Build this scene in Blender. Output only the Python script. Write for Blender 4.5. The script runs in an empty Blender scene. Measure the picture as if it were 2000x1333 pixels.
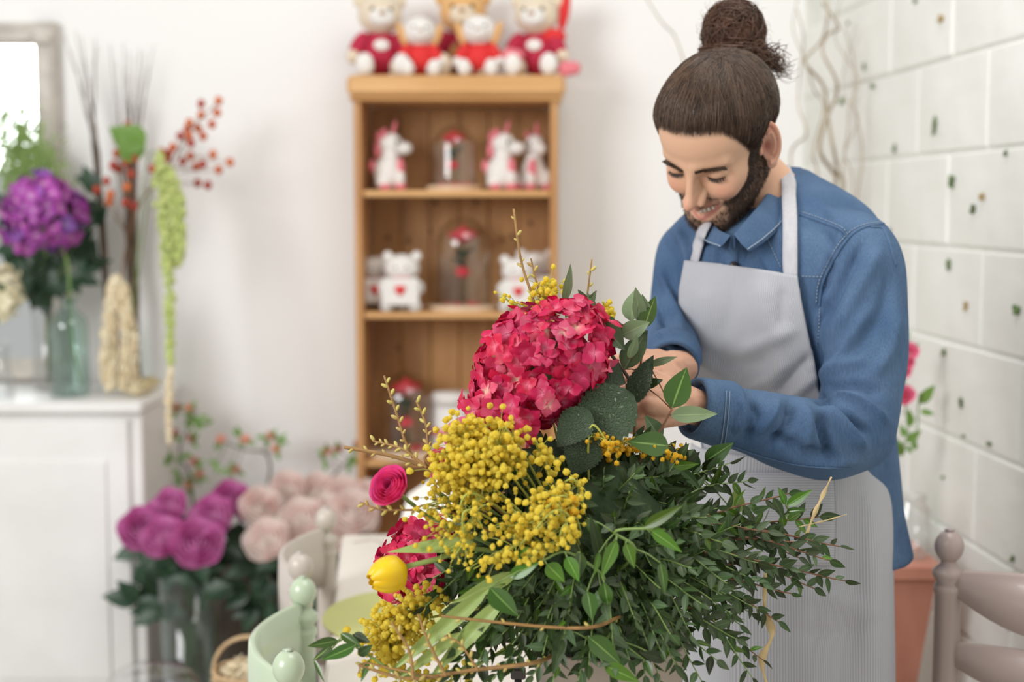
import bpy, math, random
import numpy as np
from mathutils import Vector, Matrix, noise
from mathutils.bvhtree import BVHTree

SC = bpy.context.scene
COL = SC.collection
rnd = random.Random(7)
PI = math.pi

# ------------------------------------------------------------------ camera, world, lights, exposure
PITCH = math.radians(5.47)
FP = 50.0 / 36.0 * 2000.0
CAMZ = 1.5
cam_data = bpy.data.cameras.new('camera'); cam = bpy.data.objects.new('camera', cam_data); COL.objects.link(cam)
cam.location = (0, 0, CAMZ); cam.rotation_euler = (PI/2 - PITCH, 0, 0)
cam_data.lens = 50; cam_data.sensor_width = 36; cam_data.clip_start = 0.05
cam_data.dof.use_dof = True; cam_data.dof.focus_distance = 1.76; cam_data.dof.aperture_fstop = 2.7
SC.camera = cam
world = bpy.data.worlds.new('world'); SC.world = world; world.use_nodes = True
bg = world.node_tree.nodes['Background']; bg.inputs[0].default_value = (1.0, 0.985, 0.965, 1); bg.inputs[1].default_value = 0.52

def area_light(name, loc, target, sx, sy, power, color):
    l = bpy.data.lights.new(name, 'AREA'); l.shape = 'RECTANGLE'; l.size = sx; l.size_y = sy; l.energy = power; l.color = color
    o = bpy.data.objects.new(name, l); COL.objects.link(o); o.location = loc
    o.rotation_euler = (Vector(target) - Vector(loc)).to_track_quat('-Z', 'Y').to_euler()
    return o
area_light('shop_window_light', (-3.0, -0.5, 2.55), (0.35, 2.6, 1.1), 2.1, 1.7, 143, (1.0, 0.998, 1.0))
area_light('overhead_fill', (0.7, 1.9, 3.3), (0.6, 2.6, 0.9), 1.6, 1.2, 34, (1.0, 0.975, 0.94))  # fill lamp added overhead to brighten the walls and ambient light
SC.view_settings.view_transform = 'Standard'; SC.view_settings.look = 'None'
SC.view_settings.exposure = 0.0; SC.view_settings.gamma = 1.0; SC.view_settings.use_curve_mapping = False

# ------------------------------------------------------------------ helpers
CF = np.array([0, math.cos(PITCH), -math.sin(PITCH)]); CU = np.array([0, math.sin(PITCH), math.cos(PITCH)]); CR = np.array([1.0, 0, 0])
CO = np.array([0, 0, CAMZ])
def ray(px, py): return CF + CR*(px-1000)/FP - CU*(py-666.5)/FP
def P(px, py, d): return CO + ray(px, py)*d                       # a point at depth d
def PY(px, py, Y): r = ray(px, py); return CO + r*(Y/r[1])        # on the plane y = Y
def PZ(px, py, z): r = ray(px, py); return CO + r*((z-CAMZ)/r[2]) # on the plane z
def project(V):
    q = np.asarray(V) - CO; d = q@CF
    return np.stack([1000+FP*(q@CR)/d, 666.5-FP*(q@CU)/d], -1)
def nrm(v): v = np.asarray(v, float); return v/max(np.linalg.norm(v), 1e-12)

class MB:
    def __init__(s): s.V = []; s.F = []; s.n = 0
    def add(s, V, F):
        V = np.asarray(V, float); s.V.append(V); n = s.n
        s.F.extend([tuple(i+n for i in f) for f in F]); s.n += len(V); return s
def mesh(name, V, F, m=None, smooth=True, uv=None, col=None):
    me = bpy.data.meshes.new(name)
    me.from_pydata(np.asarray(V).tolist(), [], [tuple(f) for f in F])
    if smooth: me.polygons.foreach_set('use_smooth', np.ones(len(me.polygons), bool))
    if m: me.materials.append(m)
    if uv is not None:
        l = me.uv_layers.new(name='uv'); li = np.zeros(len(me.loops), int); me.loops.foreach_get('vertex_index', li)
        l.data.foreach_set('uv', np.asarray(uv)[li].astype(np.float32).ravel())
    if col is not None:
        a = me.color_attributes.new('Col', 'FLOAT_COLOR', 'POINT')
        c = np.ones((len(me.vertices), 4), np.float32); c[:, :3] = col; a.data.foreach_set('color', c.ravel())
    me.update(); return me
def link(name, me, parent=None, mat4=None):
    o = bpy.data.objects.new(name, me); COL.objects.link(o)
    if parent is not None: o.parent = parent
    if mat4 is not None: o.matrix_local = mat4
    return o
def obj(name, mb, m, parent=None, smooth=True, uv=None, col=None, world=True):
    V, F = (np.concatenate(mb.V), mb.F) if isinstance(mb, MB) else mb
    V = np.asarray(V, float)
    if parent is not None and world:
        b = parent; off = np.zeros(3)
        while b is not None: off += np.array(b.location); b = b.parent
        V = V - off
    return link(name, mesh(name, V, F, m, smooth, uv, col), parent)
def tag(o, label=None, cat=None, group=None, kind=None):
    for k, v in (('label', label), ('category', cat), ('group', group), ('kind', kind)):
        if v: o[k] = v
    return o
def thing(name, label, cat, loc=(0, 0, 0), group=None):
    o = bpy.data.objects.new(name, None); COL.objects.link(o); o.location = [float(x) for x in loc]; o.empty_display_size = .02
    return tag(o, label, cat, group)
def struct(o): o['kind'] = 'structure'; return o
def stuff(o): o['kind'] = 'stuff'; return o

def catmull(pts, n):
    p = np.asarray(pts, float)
    if len(p) < 3:
        t = np.linspace(0, 1, n)[:, None]; return p[0]*(1-t)+p[-1]*t
    p = np.vstack([2*p[0]-p[1], p, 2*p[-1]-p[-2]]); m = len(p)-3
    out = []
    for t in np.linspace(0, m-1e-9, n):
        i = int(t); u = t-i; a, b, c, d = p[i:i+4]
        out.append(.5*((2*b)+(-a+c)*u+(2*a-5*b+4*c-d)*u*u+(-a+3*b-3*c+d)*u**3))
    return np.array(out)
def frames(pts, up0=(0, 0, 1)):
    pts = np.asarray(pts); T = np.gradient(pts, axis=0); T /= np.maximum(np.linalg.norm(T, axis=1), 1e-9)[:, None]
    u = np.array(up0, float)
    if abs(T[0]@nrm(u)) > .95: u = np.array([0, 1., 0])
    N = []
    for t in T:
        u = u - t*(u@t); u = nrm(u); N.append(u.copy())
    N = np.array(N); return T, N, np.cross(T, N)
def gridF(nr, ns, closed=True, off=0):
    F = []
    for i in range(nr-1):
        for j in range(ns if closed else ns-1):
            k = (j+1) % ns
            F.append((off+i*ns+j, off+i*ns+k, off+(i+1)*ns+k, off+(i+1)*ns+j))
    return F
def tube(pts, r, seg=6, cap=True, up0=(0, 0, 1), flat=1.0):
    pts = np.asarray(pts, float); r = np.broadcast_to(np.asarray(r, float), (len(pts),))
    T, N, B = frames(pts, up0); a = np.arange(seg)*2*PI/seg
    V = pts[:, None]+r[:, None, None]*(N[:, None]*np.cos(a)[None, :, None]*flat+B[:, None]*np.sin(a)[None, :, None])
    F = gridF(len(pts), seg)
    if cap: F += [tuple(range(seg))[::-1], tuple((len(pts)-1)*seg+i for i in range(seg))]
    return V.reshape(-1, 3), F
def lathe(prof, c=(0, 0, 0), seg=32, closed=False):
    pr = np.asarray(prof, float); a = np.arange(seg)*2*PI/seg
    V = np.stack([pr[:, 0:1]*np.cos(a), pr[:, 0:1]*np.sin(a), np.repeat(pr[:, 1:2], seg, 1)], -1).reshape(-1, 3)+np.asarray(c)
    F = gridF(len(pr), seg)
    if closed: F += [(len(pr)*seg-seg+i, len(pr)*seg-seg+(i+1) % seg, (i+1) % seg, i) for i in range(seg)]
    return V, F
def box(x0, x1, y0, y1, z0, z1, b=0.002):
    b = min(b, (x1-x0)/2.01, (y1-y0)/2.01, (z1-z0)/2.01)
    V = []; 
    for ax in range(3):
        for sx in (0, 1):
            for sy in (0, 1):
                for sz in (0, 1):
                    s = (sx, sy, sz); lo = (x0, y0, z0); hi = (x1, y1, z1)
                    V.append([(hi[k]-(b if k != ax else 0)) if s[k] else (lo[k]+(b if k != ax else 0)) for k in range(3)])
    def v(ax, s): return ax*8+s[0]*4+s[1]*2+s[2]
    F = []
    for ax in range(3):
        o1, o2 = [(1, 2), (0, 2), (0, 1)][ax]
        for sg in (0, 1):
            q = []
            for a_, b_ in ((0, 0), (1, 0), (1, 1), (0, 1)):
                s = [0, 0, 0]; s[ax] = sg; s[o1] = a_; s[o2] = b_; q.append(v(ax, s))
            if (sg == 1) == (ax == 1): q = q[::-1]
            F.append(tuple(q))
    for ax in range(3):
        o1, o2 = [(1, 2), (0, 2), (0, 1)][ax]
        for a_ in (0, 1):
            for b_ in (0, 1):
                s0 = [0, 0, 0]; s0[o1] = a_; s0[o2] = b_; s1 = list(s0); s1[ax] = 1
                F.append((v(o1, s0), v(o1, s1), v(o2, s1), v(o2, s0)))
    for sx in (0, 1):
        for sy in (0, 1):
            for sz in (0, 1): F.append(tuple(v(ax, (sx, sy, sz)) for ax in range(3)))
    return np.array(V), F
def xform(VF, M):
    V, F = VF; M = np.asarray(M); return V@M[:3, :3].T+M[:3, 3], F
def rotz(a): c, s = math.cos(a), math.sin(a); return np.array([[c, -s, 0], [s, c, 0], [0, 0, 1]])
def mat4(R, t): M = np.eye(4); M[:3, :3] = R; M[:3, 3] = t; return M
def basis(x, y, z, t): M = np.eye(4); M[:3, 0] = x; M[:3, 1] = y; M[:3, 2] = z; M[:3, 3] = t; return Matrix(M.tolist())
_ico = {}
def ico(sub=2):
    if sub not in _ico:
        import bmesh
        bm = bmesh.new(); bmesh.ops.create_icosphere(bm, subdivisions=sub, radius=1)
        _ico[sub] = (np.array([v.co[:] for v in bm.verts]), [tuple(v.index for v in f.verts) for f in bm.faces]); bm.free()
    return _ico[sub]
def ell(c, r, sub=2, R=None):
    V, F = ico(sub); V = V*np.broadcast_to(np.asarray(r, float), (3,))
    if R is not None: V = V@np.asarray(R).T
    return V+np.asarray(c), F
def vnoise(V, s, seed=0.0):
    return np.array([noise.noise(Vector((float(v[0]*s+seed), float(v[1]*s+seed*.7), float(v[2]*s-seed)))) for v in V])
def normals(V, F):
    V = np.asarray(V); N = np.zeros_like(V); Fa = np.array([f[:3] for f in F])
    n = np.cross(V[Fa[:, 1]]-V[Fa[:, 0]], V[Fa[:, 2]]-V[Fa[:, 0]])
    for k in range(3): np.add.at(N, Fa[:, k], n)
    return N/np.maximum(np.linalg.norm(N, axis=1), 1e-12)[:, None]
def remesh(VF, voxel, smooth_it=6, fac=.5):
    V, F = VF; me = mesh('tmp', V, F, None); o = bpy.data.objects.new('tmp', me); COL.objects.link(o)
    m = o.modifiers.new('r', 'REMESH'); m.mode = 'VOXEL'; m.voxel_size = voxel
    if smooth_it: s = o.modifiers.new('s', 'SMOOTH'); s.factor = fac; s.iterations = smooth_it
    dg = bpy.context.evaluated_depsgraph_get(); ev = o.evaluated_get(dg); m2 = ev.to_mesh()
    n = len(m2.vertices); co = np.zeros(n*3, np.float32); m2.vertices.foreach_get('co', co)
    Fo = [tuple(p.vertices) for p in m2.polygons]; ev.to_mesh_clear()
    bpy.data.objects.remove(o); bpy.data.meshes.remove(me)
    return co.reshape(-1, 3).astype(float), Fo

# ------------------------------------------------------------------ materials
def mat(name, c, rough=.5, c2=None, ns=20, bump=0, bs=60, spec=.5, trans=0, attr=False, rand=0, sheen=0, sss=0, metal=0, stretch=None, leaf=None, subtle=None, coat=0):
    m = bpy.data.materials.new(name); m.use_nodes = True; nt = m.node_tree; N = nt.nodes; L = nt.links
    b = N['Principled BSDF']; b.inputs['Roughness'].default_value = rough; b.inputs['Specular IOR Level'].default_value = spec
    b.inputs['Metallic'].default_value = metal; b.inputs['Coat Weight'].default_value = coat
    tc = N.new('ShaderNodeTexCoord'); mp = N.new('ShaderNodeMapping'); L.new(tc.outputs['Object'], mp.inputs[0])
    if stretch: mp.inputs['Scale'].default_value = stretch
    col = None
    rgb = N.new('ShaderNodeRGB'); rgb.outputs[0].default_value = (*c, 1); col = rgb.outputs[0]
    if attr: a = N.new('ShaderNodeVertexColor'); a.layer_name = 'Col'; col = a.outputs[0]
    if c2 is not None:
        n = N.new('ShaderNodeTexNoise'); n.inputs['Scale'].default_value = ns; n.inputs['Detail'].default_value = 4; L.new(mp.outputs[0], n.inputs[0])
        r = N.new('ShaderNodeMapRange'); r.inputs[1].default_value = .35; r.inputs[2].default_value = .65; L.new(n.outputs[0], r.inputs[0])
        mx = N.new('ShaderNodeMixRGB'); L.new(r.outputs[0], mx.inputs[0]); L.new(col, mx.inputs[1]); mx.inputs[2].default_value = (*c2, 1); col = mx.outputs[0]
    if leaf is not None:
        uv = N.new('ShaderNodeUVMap'); sp = N.new('ShaderNodeSeparateXYZ'); L.new(uv.outputs[0], sp.inputs[0])
        s = N.new('ShaderNodeMath'); s.operation = 'SUBTRACT'; L.new(sp.outputs[0], s.inputs[0]); s.inputs[1].default_value = .5
        ab = N.new('ShaderNodeMath'); ab.operation = 'ABSOLUTE'; L.new(s.outputs[0], ab.inputs[0])
        mr = N.new('ShaderNodeMapRange'); mr.inputs[1].default_value = .015; mr.inputs[2].default_value = .05; mr.inputs[3].default_value = 1; mr.inputs[4].default_value = 0
        L.new(ab.outputs[0], mr.inputs[0])
        mx = N.new('ShaderNodeMixRGB'); L.new(mr.outputs[0], mx.inputs[0]); L.new(col, mx.inputs[1]); mx.inputs[2].default_value = (*leaf, 1); col = mx.outputs[0]
    if rand:
        oi = N.new('ShaderNodeObjectInfo'); hs = N.new('ShaderNodeHueSaturation')
        mr = N.new('ShaderNodeMapRange'); mr.inputs[3].default_value = 1-rand; mr.inputs[4].default_value = 1+rand; L.new(oi.outputs['Random'], mr.inputs[0])
        L.new(mr.outputs[0], hs.inputs['Value']); L.new(col, hs.inputs['Color'])
        m2 = N.new('ShaderNodeMath'); m2.operation = 'MULTIPLY_ADD'; m2.inputs[1].default_value = rand*.10; m2.inputs[2].default_value = .5-rand*.05
        L.new(oi.outputs['Random'], m2.inputs[0]); L.new(m2.outputs[0], hs.inputs['Hue']); col = hs.outputs[0]
    L.new(col, b.inputs['Base Color'])
    if bump:
        n = N.new('ShaderNodeTexNoise'); n.inputs['Scale'].default_value = bs; n.inputs['Detail'].default_value = 5; L.new(mp.outputs[0], n.inputs[0])
        bp = N.new('ShaderNodeBump'); bp.inputs['Strength'].default_value = bump; bp.inputs['Distance'].default_value = .01; L.new(n.outputs[0], bp.inputs['Height']); L.new(bp.outputs[0], b.inputs['Normal'])
    if sheen: b.inputs['Sheen Weight'].default_value = sheen
    if sss: b.inputs['Subsurface Weight'].default_value = sss; b.inputs['Subsurface Radius'].default_value = (.012, .005, .003); b.inputs['Subsurface Scale'].default_value = 1.0
    if trans:
        t = N.new('ShaderNodeBsdfTranslucent'); L.new(col, t.inputs[0]); mx = N.new('ShaderNodeMixShader'); mx.inputs[0].default_value = trans
        L.new(b.outputs[0], mx.inputs[1]); L.new(t.outputs[0], mx.inputs[2]); L.new(mx.outputs[0], N['Material Output'].inputs[0])
    return m
def glass_mat(name, tint=(.985, .99, .99), k=.10, rough=.02):
    m = bpy.data.materials.new(name); m.use_nodes = True; N = m.node_tree.nodes; L = m.node_tree.links; N.remove(N['Principled BSDF'])
    t = N.new('ShaderNodeBsdfTransparent'); t.inputs[0].default_value = (*tint, 1)
    g = N.new('ShaderNodeBsdfGlossy'); g.inputs['Roughness'].default_value = rough
    lw = N.new('ShaderNodeLayerWeight'); lw.inputs[0].default_value = .25
    mr = N.new('ShaderNodeMapRange'); mr.inputs[3].default_value = k*.35; mr.inputs[4].default_value = k*5; L.new(lw.outputs['Facing'], mr.inputs[0])
    mx = N.new('ShaderNodeMixShader'); L.new(mr.outputs[0], mx.inputs[0]); L.new(t.outputs[0], mx.inputs[1]); L.new(g.outputs[0], mx.inputs[2])
    L.new(mx.outputs[0], N['Material Output'].inputs[0]); return m
M = {}
M['wall'] = mat('wall_paint', (.885, .88, .865), .8, bump=.05, bs=8)
M['block'] = mat('painted_block', (.86, .87, .83), .7, c2=(.80, .81, .76), ns=5, bump=.35, bs=14)
M['mortar'] = mat('mortar', (.84, .85, .80), .9, c2=(.72, .74, .68), ns=12, bump=.3, bs=40)
M['floor'] = mat('floor', (.42, .37, .32), .6, c2=(.36, .31, .27), ns=4)
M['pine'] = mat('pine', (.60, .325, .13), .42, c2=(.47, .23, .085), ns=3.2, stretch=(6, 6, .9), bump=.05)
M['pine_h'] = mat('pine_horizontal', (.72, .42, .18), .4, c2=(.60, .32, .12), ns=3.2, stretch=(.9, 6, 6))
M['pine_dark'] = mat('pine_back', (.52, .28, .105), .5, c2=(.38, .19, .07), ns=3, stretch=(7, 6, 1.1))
M['knot'] = mat('knot', (.16, .07, .03), .6)
M['disc_wood'] = mat('pale_wood', (.78, .60, .42), .5, c2=(.70, .50, .33), ns=20)
M['white_paint'] = mat('white_paint', (.86, .855, .84), .45, c2=(.80, .79, .77), ns=5)
M['frame_paint'] = mat('distressed_frame', (.68, .63, .56), .55, c2=(.50, .47, .42), ns=14, bump=.3)
M['mirror'] = mat('mirror', (.86, .9, .9), .03, metal=1)
M['glass'] = glass_mat('clear_glass')
M['glass_green'] = glass_mat('green_glass', (.86, .94, .92), .12)
M['plush_white'] = mat('plush_white', (.85, .82, .78), .95, bump=.5, bs=160, sheen=.3)
M['plush_cream'] = mat('plush_cream', (.78, .66, .50), .95, bump=.5, bs=160, sheen=.3)
M['plush_tan'] = mat('plush_tan', (.74, .42, .16), .95, bump=.5, bs=160, sheen=.3)
M['plush_brown'] = mat('plush_brown', (.40, .19, .06), .95, bump=.5, bs=160, sheen=.3)
M['plush_pink'] = mat('plush_pink', (.80, .22, .26), .9, bump=.4, bs=160)
M['red'] = mat('red_felt', (.70, .03, .03), .8)
M['crimson'] = mat('crimson_knit', (.48, .02, .06), .85, bump=.3, bs=120)
M['black'] = mat('black_bead', (.03, .02, .02), .3)
M['rose_red'] = mat('red_rose', (.70, .02, .04), .5)
M['stem_dark'] = mat('dark_stem', (.10, .16, .06), .5)
M['deep_leaf'] = mat('deep_leaf', (.03, .075, .035), .4, trans=.15, rand=.3)
M['table'] = mat('cream_table', (.86, .81, .73), .35)
M['chair_green'] = mat('sage_paint', (.49, .59, .42), .3, coat=.3)
M['chair_beige'] = mat('greige_paint', (.55, .49, .43), .35, coat=.2)
M['chair_mauve'] = mat('mauve_paint', (.42, .33, .30), .35, coat=.2)
M['terracotta'] = mat('terracotta_wood', (.52, .22, .15), .5, c2=(.45, .18, .12), ns=4, stretch=(5, 5, 1))
M['paper_green'] = mat('olive_paper', (.60, .62, .24), .6)
M['paper_cream'] = mat('cream_paper', (.90, .86, .78), .6)
M['twig'] = mat('twig', (.28, .15, .07), .7, c2=(.20, .10, .05), ns=60)
M['twig_dark'] = mat('twig_dark', (.10, .065, .045), .8, c2=(.2, .14, .10), ns=40)
M['twig_pale'] = mat('twig_pale', (.52, .44, .34), .8, c2=(.32, .26, .16), ns=10)
M['basket'] = mat('basket', (.62, .44, .25), .7, c2=(.5, .34, .18), ns=90)
# ------------------------------------------------------------------ the setting
YB = 4.25
RW0 = np.array([0.955, 2.62]); RWD = nrm(np.array([-.061, 1.0]))           # right wall: a point and its direction
YC = RW0+RWD*((YB-RW0[1])/RWD[1])
struct(obj('floor', box(-3.2, 1.4, -1.0, YB+.1, -.06, 0), M['floor'], smooth=False))
struct(obj('wall_back', box(-3.2, YC[0]+.2, YB, YB+.12, 0, 3.2), M['wall'], smooth=False))
struct(obj('baseboard_back', box(-3.2, YC[0]-.12, YB-.014, YB-.0005, .002, .10), M['white_paint'], smooth=False))
wr = bpy.data.objects.new('wall_right', None); COL.objects.link(wr); wr['kind'] = 'structure'
RWN = np.array([-RWD[1], RWD[0], 0])                                        # normal into the room
RW4 = np.eye(4); RW4[:3, 0] = [RWD[0], RWD[1], 0]; RW4[:3, 1] = -RWN; RW4[:3, 2] = [0, 0, 1]; RW4[:3, 3] = [RW0[0], RW0[1], 0]
obj('mortar', xform(box(-3.4, 1.66, .0075, .12, 0, 3.2), RW4), M['mortar'], wr, smooth=False)
def block_mesh(L_, seed):
    V, F = box(0, L_, 0, .05, 0, .197, .006); V = V.copy()
    V += np.stack([vnoise(V, 30, seed)*.002, vnoise(V, 3, seed+5)*.002, vnoise(V, 30, seed+9)*.002], -1); return V, F
blk = [mesh('block', *block_mesh(.397, s), M['block'], False) for s in range(5)]
for s in range(16):
    off = .0 if s % 2 else -.2
    for k in range(-9, 4):
        x = k*.4+off+.03
        if x > 1.62: continue
        L_ = min(.396, 1.65-x)
        m4 = RW4@mat4(np.eye(3)*[L_/.396, 1, 1], [x, 0+rnd.uniform(-.0015, .0015), s*.2+.012])
        if x < -1.9 and False: continue
        o = link('block', blk[rnd.randrange(5)], wr, Matrix(m4.tolist()))
# small dried leaves clinging to the right wall
def wall_pt(px, py, off=.006):
    r = ray(px, py); n = RWN; p0 = np.array([RW0[0], RW0[1], 0]); t = ((p0-CO)@n)/(r@n); return CO+r*t+n*off
ivym = mat('ivy', (.10, .15, .045), .6, rand=.35); ivyb = mat('ivy_tan', (.38, .27, .10), .7)
def scrap(name, seed, w, h, m):
    r = random.Random(seed); n = 11; V = [(0, 0, .004)]
    for i in range(n):
        a = i*2*PI/n; k = r.uniform(.5, 1.1); V.append((math.cos(a)*w*k, math.sin(a)*h*k, r.uniform(-.003, .006)))
    V = np.array(V); F = [(0, 1+i, 1+(i+1) % n) for i in range(n)]
    V2 = V.copy(); V2[:, 2] -= .003; n0 = len(V)
    return mesh(name, np.vstack([V, V2]), F+[tuple(n0+i for i in f[::-1]) for f in F]+[(1+i, n0+1+i, n0+1+(i+1) % n, 1+(i+1) % n) for i in range(n)], m, False)
IV = [(1828, 245, 5, 22, 0), (1860, 355, 12, 17, 0), (1903, 408, 6, 11, 0), (1920, 384, 8, 10, 1), (1840, 36, 14, 9, 1), (1790, 2, 6, 7, 0), (1707, 168, 8, 7, 0), (1645, 197, 8, 10, 0),
      (1749, 292, 5, 12, 0), (1967, 300, 3, 8, 0), (1855, 518, 5, 15, 0), (1889, 597, 4, 12, 1), (1988, 607, 12, 18, 0), (1846, 688, 10, 13, 0), (1880, 788, 7, 14, 0), (1935, 868, 5, 5, 0), (1845, 932, 5, 5, 0),
      (1980, 1092, 6, 9, 0), (1885, 852, 4, 4, 0), (1659, 46, 5, 6, 0), (1972, 1225, 5, 8, 0), (1690, 130, 4, 9, 0), (1740, 450, 3, 6, 0)]
for i, (px, py, w, h, k) in enumerate(IV):
    p = wall_pt(px, py, .0035); s = (p-CO)@CF/FP
    me = scrap('ivy_leaf', i, w*s*1.5, h*s*.9, ivyb if k else ivym)
    R = np.stack([np.array([-RWD[0], -RWD[1], 0]), [0, 0, 1], RWN], 1)
    o = link('ivy_leaf', me, None, Matrix(mat4(R, p).tolist()))
    tag(o, ('dried tan ivy leaf scrap clinging to the white block wall' if k else 'dark green ivy leaf scrap clinging to the white block wall'), 'leaf', 'tan ivy scraps on the block wall' if k else 'green ivy scraps on the block wall')

# ------------------------------------------------------------------ mirror
xr = PY(112, 300, 4.2)[0]; zt = PY(60, 42, 4.2)[2]; zb = PY(50, 745, 4.2)[2]
xl = xr-.62
mi = thing('mirror', 'framed wall mirror with a distressed cream frame above the white cabinet', 'mirror', (xr-.3, 4.22, zb))
def mframe(name, x0, x1, z0, z1, vert):
    mb = MB()
    pr = [(0, .0), (.0, .03), (.012, .045), (.03, .036), (.05, .04), (.066, .02), (.07, .0)]
    for (a, ya), (b, yb) in zip(pr[:-1], pr[1:]):
        pass
    if vert:
        s = 1 if name == 'r' else -1; o_ = x1 if s > 0 else x0
        ring = [(o_-s*a, 4.248-y) for a, y in pr]
        V = [(x, y, z) for z in (z0, z1) for x, y in ring]
    else:
        s = 1 if name == 't' else -1; o_ = z1 if s > 0 else z0
        ring = [(4.2478-y, o_-s*a) for a, y in pr]
        V = [(x, y, z) for x in (x0, x1) for y, z in ring]
    n = len(pr); F = [(i, (i+1) % n, n+(i+1) % n, n+i) for i in range(n)]+[tuple(range(n)), tuple(range(n, 2*n))]
    return np.array(V), F
for k in ('r', 'l'): obj('frame_side', mframe(k, xl, xr, zb, zt, True), M['frame_paint'], mi, smooth=False)
for k in ('t', 'b'): obj('frame_rail', mframe(k, xl+.002, xr-.002, zb, zt, False), M['frame_paint'], mi, smooth=False)
for (cx, cz) in ((xr-.035, zt-.035), (xl+.035, zt-.035)):
    mb = MB(); mb.add(*ell((cx, 4.208, cz), (.034, .014, .034), 2))
    for a in range(6): mb.add(*ell((cx+.026*math.cos(a*PI/3), 4.204, cz+.026*math.sin(a*PI/3)), (.012, .012, .012), 1))
    obj('carved_corner', mb, M['frame_paint'], mi)
obj('mirror_glass', box(xl+.06, xr-.06, 4.228, 4.236, zb+.06, zt-.06, .001), M['mirror'], mi, smooth=False)

# ------------------------------------------------------------------ white cabinet
cf = 3.80; cz = PY(150, 786, cf)[2]; cx = PY(273, 800, cf)[0]
cb = thing('cabinet', 'tall white painted wooden cabinet with panelled door and flat top', 'cabinet', (cx-.4, 4.0, 0))
obj('cabinet_body', box(cx-.92, cx, cf+.02, YB-.02, .04, cz-.03, .004), M['white_paint'], cb, smooth=False)
obj('cabinet_top', box(cx-.94, cx+.008, cf-.012, YB-.018, cz-.03, cz, .006), M['white_paint'], cb, smooth=False)
for (a, b) in ((cx-.46, cx-.035), (cx-.89, cx-.465)):
    d = obj('door', box(a, b, cf+.004, cf+.0195, .1, cz-.05, .003), M['white_paint'], cb, smooth=False)
    obj('door_panel', box(a+.06, b-.06, cf-.002, cf+.0038, .2, cz-.16, .003), M['white_paint'], d, smooth=False)
    obj('knob', lathe([(0, -.03), (.012, -.028), (.016, -.02), (.006, -.01), (.006, 0)], seg=16), M['white_paint'], d, world=False).location = (0, 0, 0)
    k = [c for c in d.children if c.name.startswith('knob')][0]
    k.rotation_euler = (-PI/2, 0, 0); off = (b-.03 if b < cx-.1 else a+.03, cf-.0, .55)
    k.location = [off[i]-cb.location[i] for i in range(3)]; k.rotation_euler = (PI/2, 0, 0); k.scale = (1, 1, -1)
obj('plinth', box(cx-.9, cx-.02, cf+.04, YB-.03, .001, .039, .003), M['white_paint'], cb, smooth=False)

# ------------------------------------------------------------------ pine shelf unit
sf = 3.96; sb = YB-.03
X0 = PY(692, 400, sf)[0]; X1 = PY(1090, 400, sf)[0]; T = .021
def Zf(y, Y=sf): return PY(900, y, Y)[2]
zcap0, zcap1 = Zf(187, sf-.03), Zf(146, sf-.03)
shelf = thing('shelf_unit', 'open pine shelf unit against the back wall holding plush toys and glass domes', 'shelf', ((X0+X1)/2, 4.1, 0))
for x in (X0, X1-T):
    obj('side_panel', box(x, x+T, sf, sb, .002, zcap0-.0005, .003), M['pine'], shelf, smooth=False)
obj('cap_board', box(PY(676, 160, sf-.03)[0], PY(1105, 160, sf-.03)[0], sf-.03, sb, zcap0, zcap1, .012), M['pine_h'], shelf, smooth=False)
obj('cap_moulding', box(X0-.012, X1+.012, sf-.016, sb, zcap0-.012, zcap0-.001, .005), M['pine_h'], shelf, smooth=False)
zs = [Zf(372), Zf(611), Zf(902), Zf(902)-.40, .12]
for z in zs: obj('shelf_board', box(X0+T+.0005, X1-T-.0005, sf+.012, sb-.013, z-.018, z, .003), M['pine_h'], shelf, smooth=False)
nb = 6; w = (X1-X0-2*T)/nb
for i in range(nb):
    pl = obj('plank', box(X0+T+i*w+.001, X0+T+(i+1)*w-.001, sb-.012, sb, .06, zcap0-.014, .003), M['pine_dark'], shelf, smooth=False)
kn = MB()
for (px, py) in ((757, 465), (797, 470), (980, 468), (1036, 437), (1000, 462), (778, 680), (840, 452), (935, 452), (930, 396), (850, 396)):
    c = PY(px, py, sb-.0135); kn.add(*ell(c, (.007, .0012, .009), 1))
obj('knots', kn, M['knot'], shelf)

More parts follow.
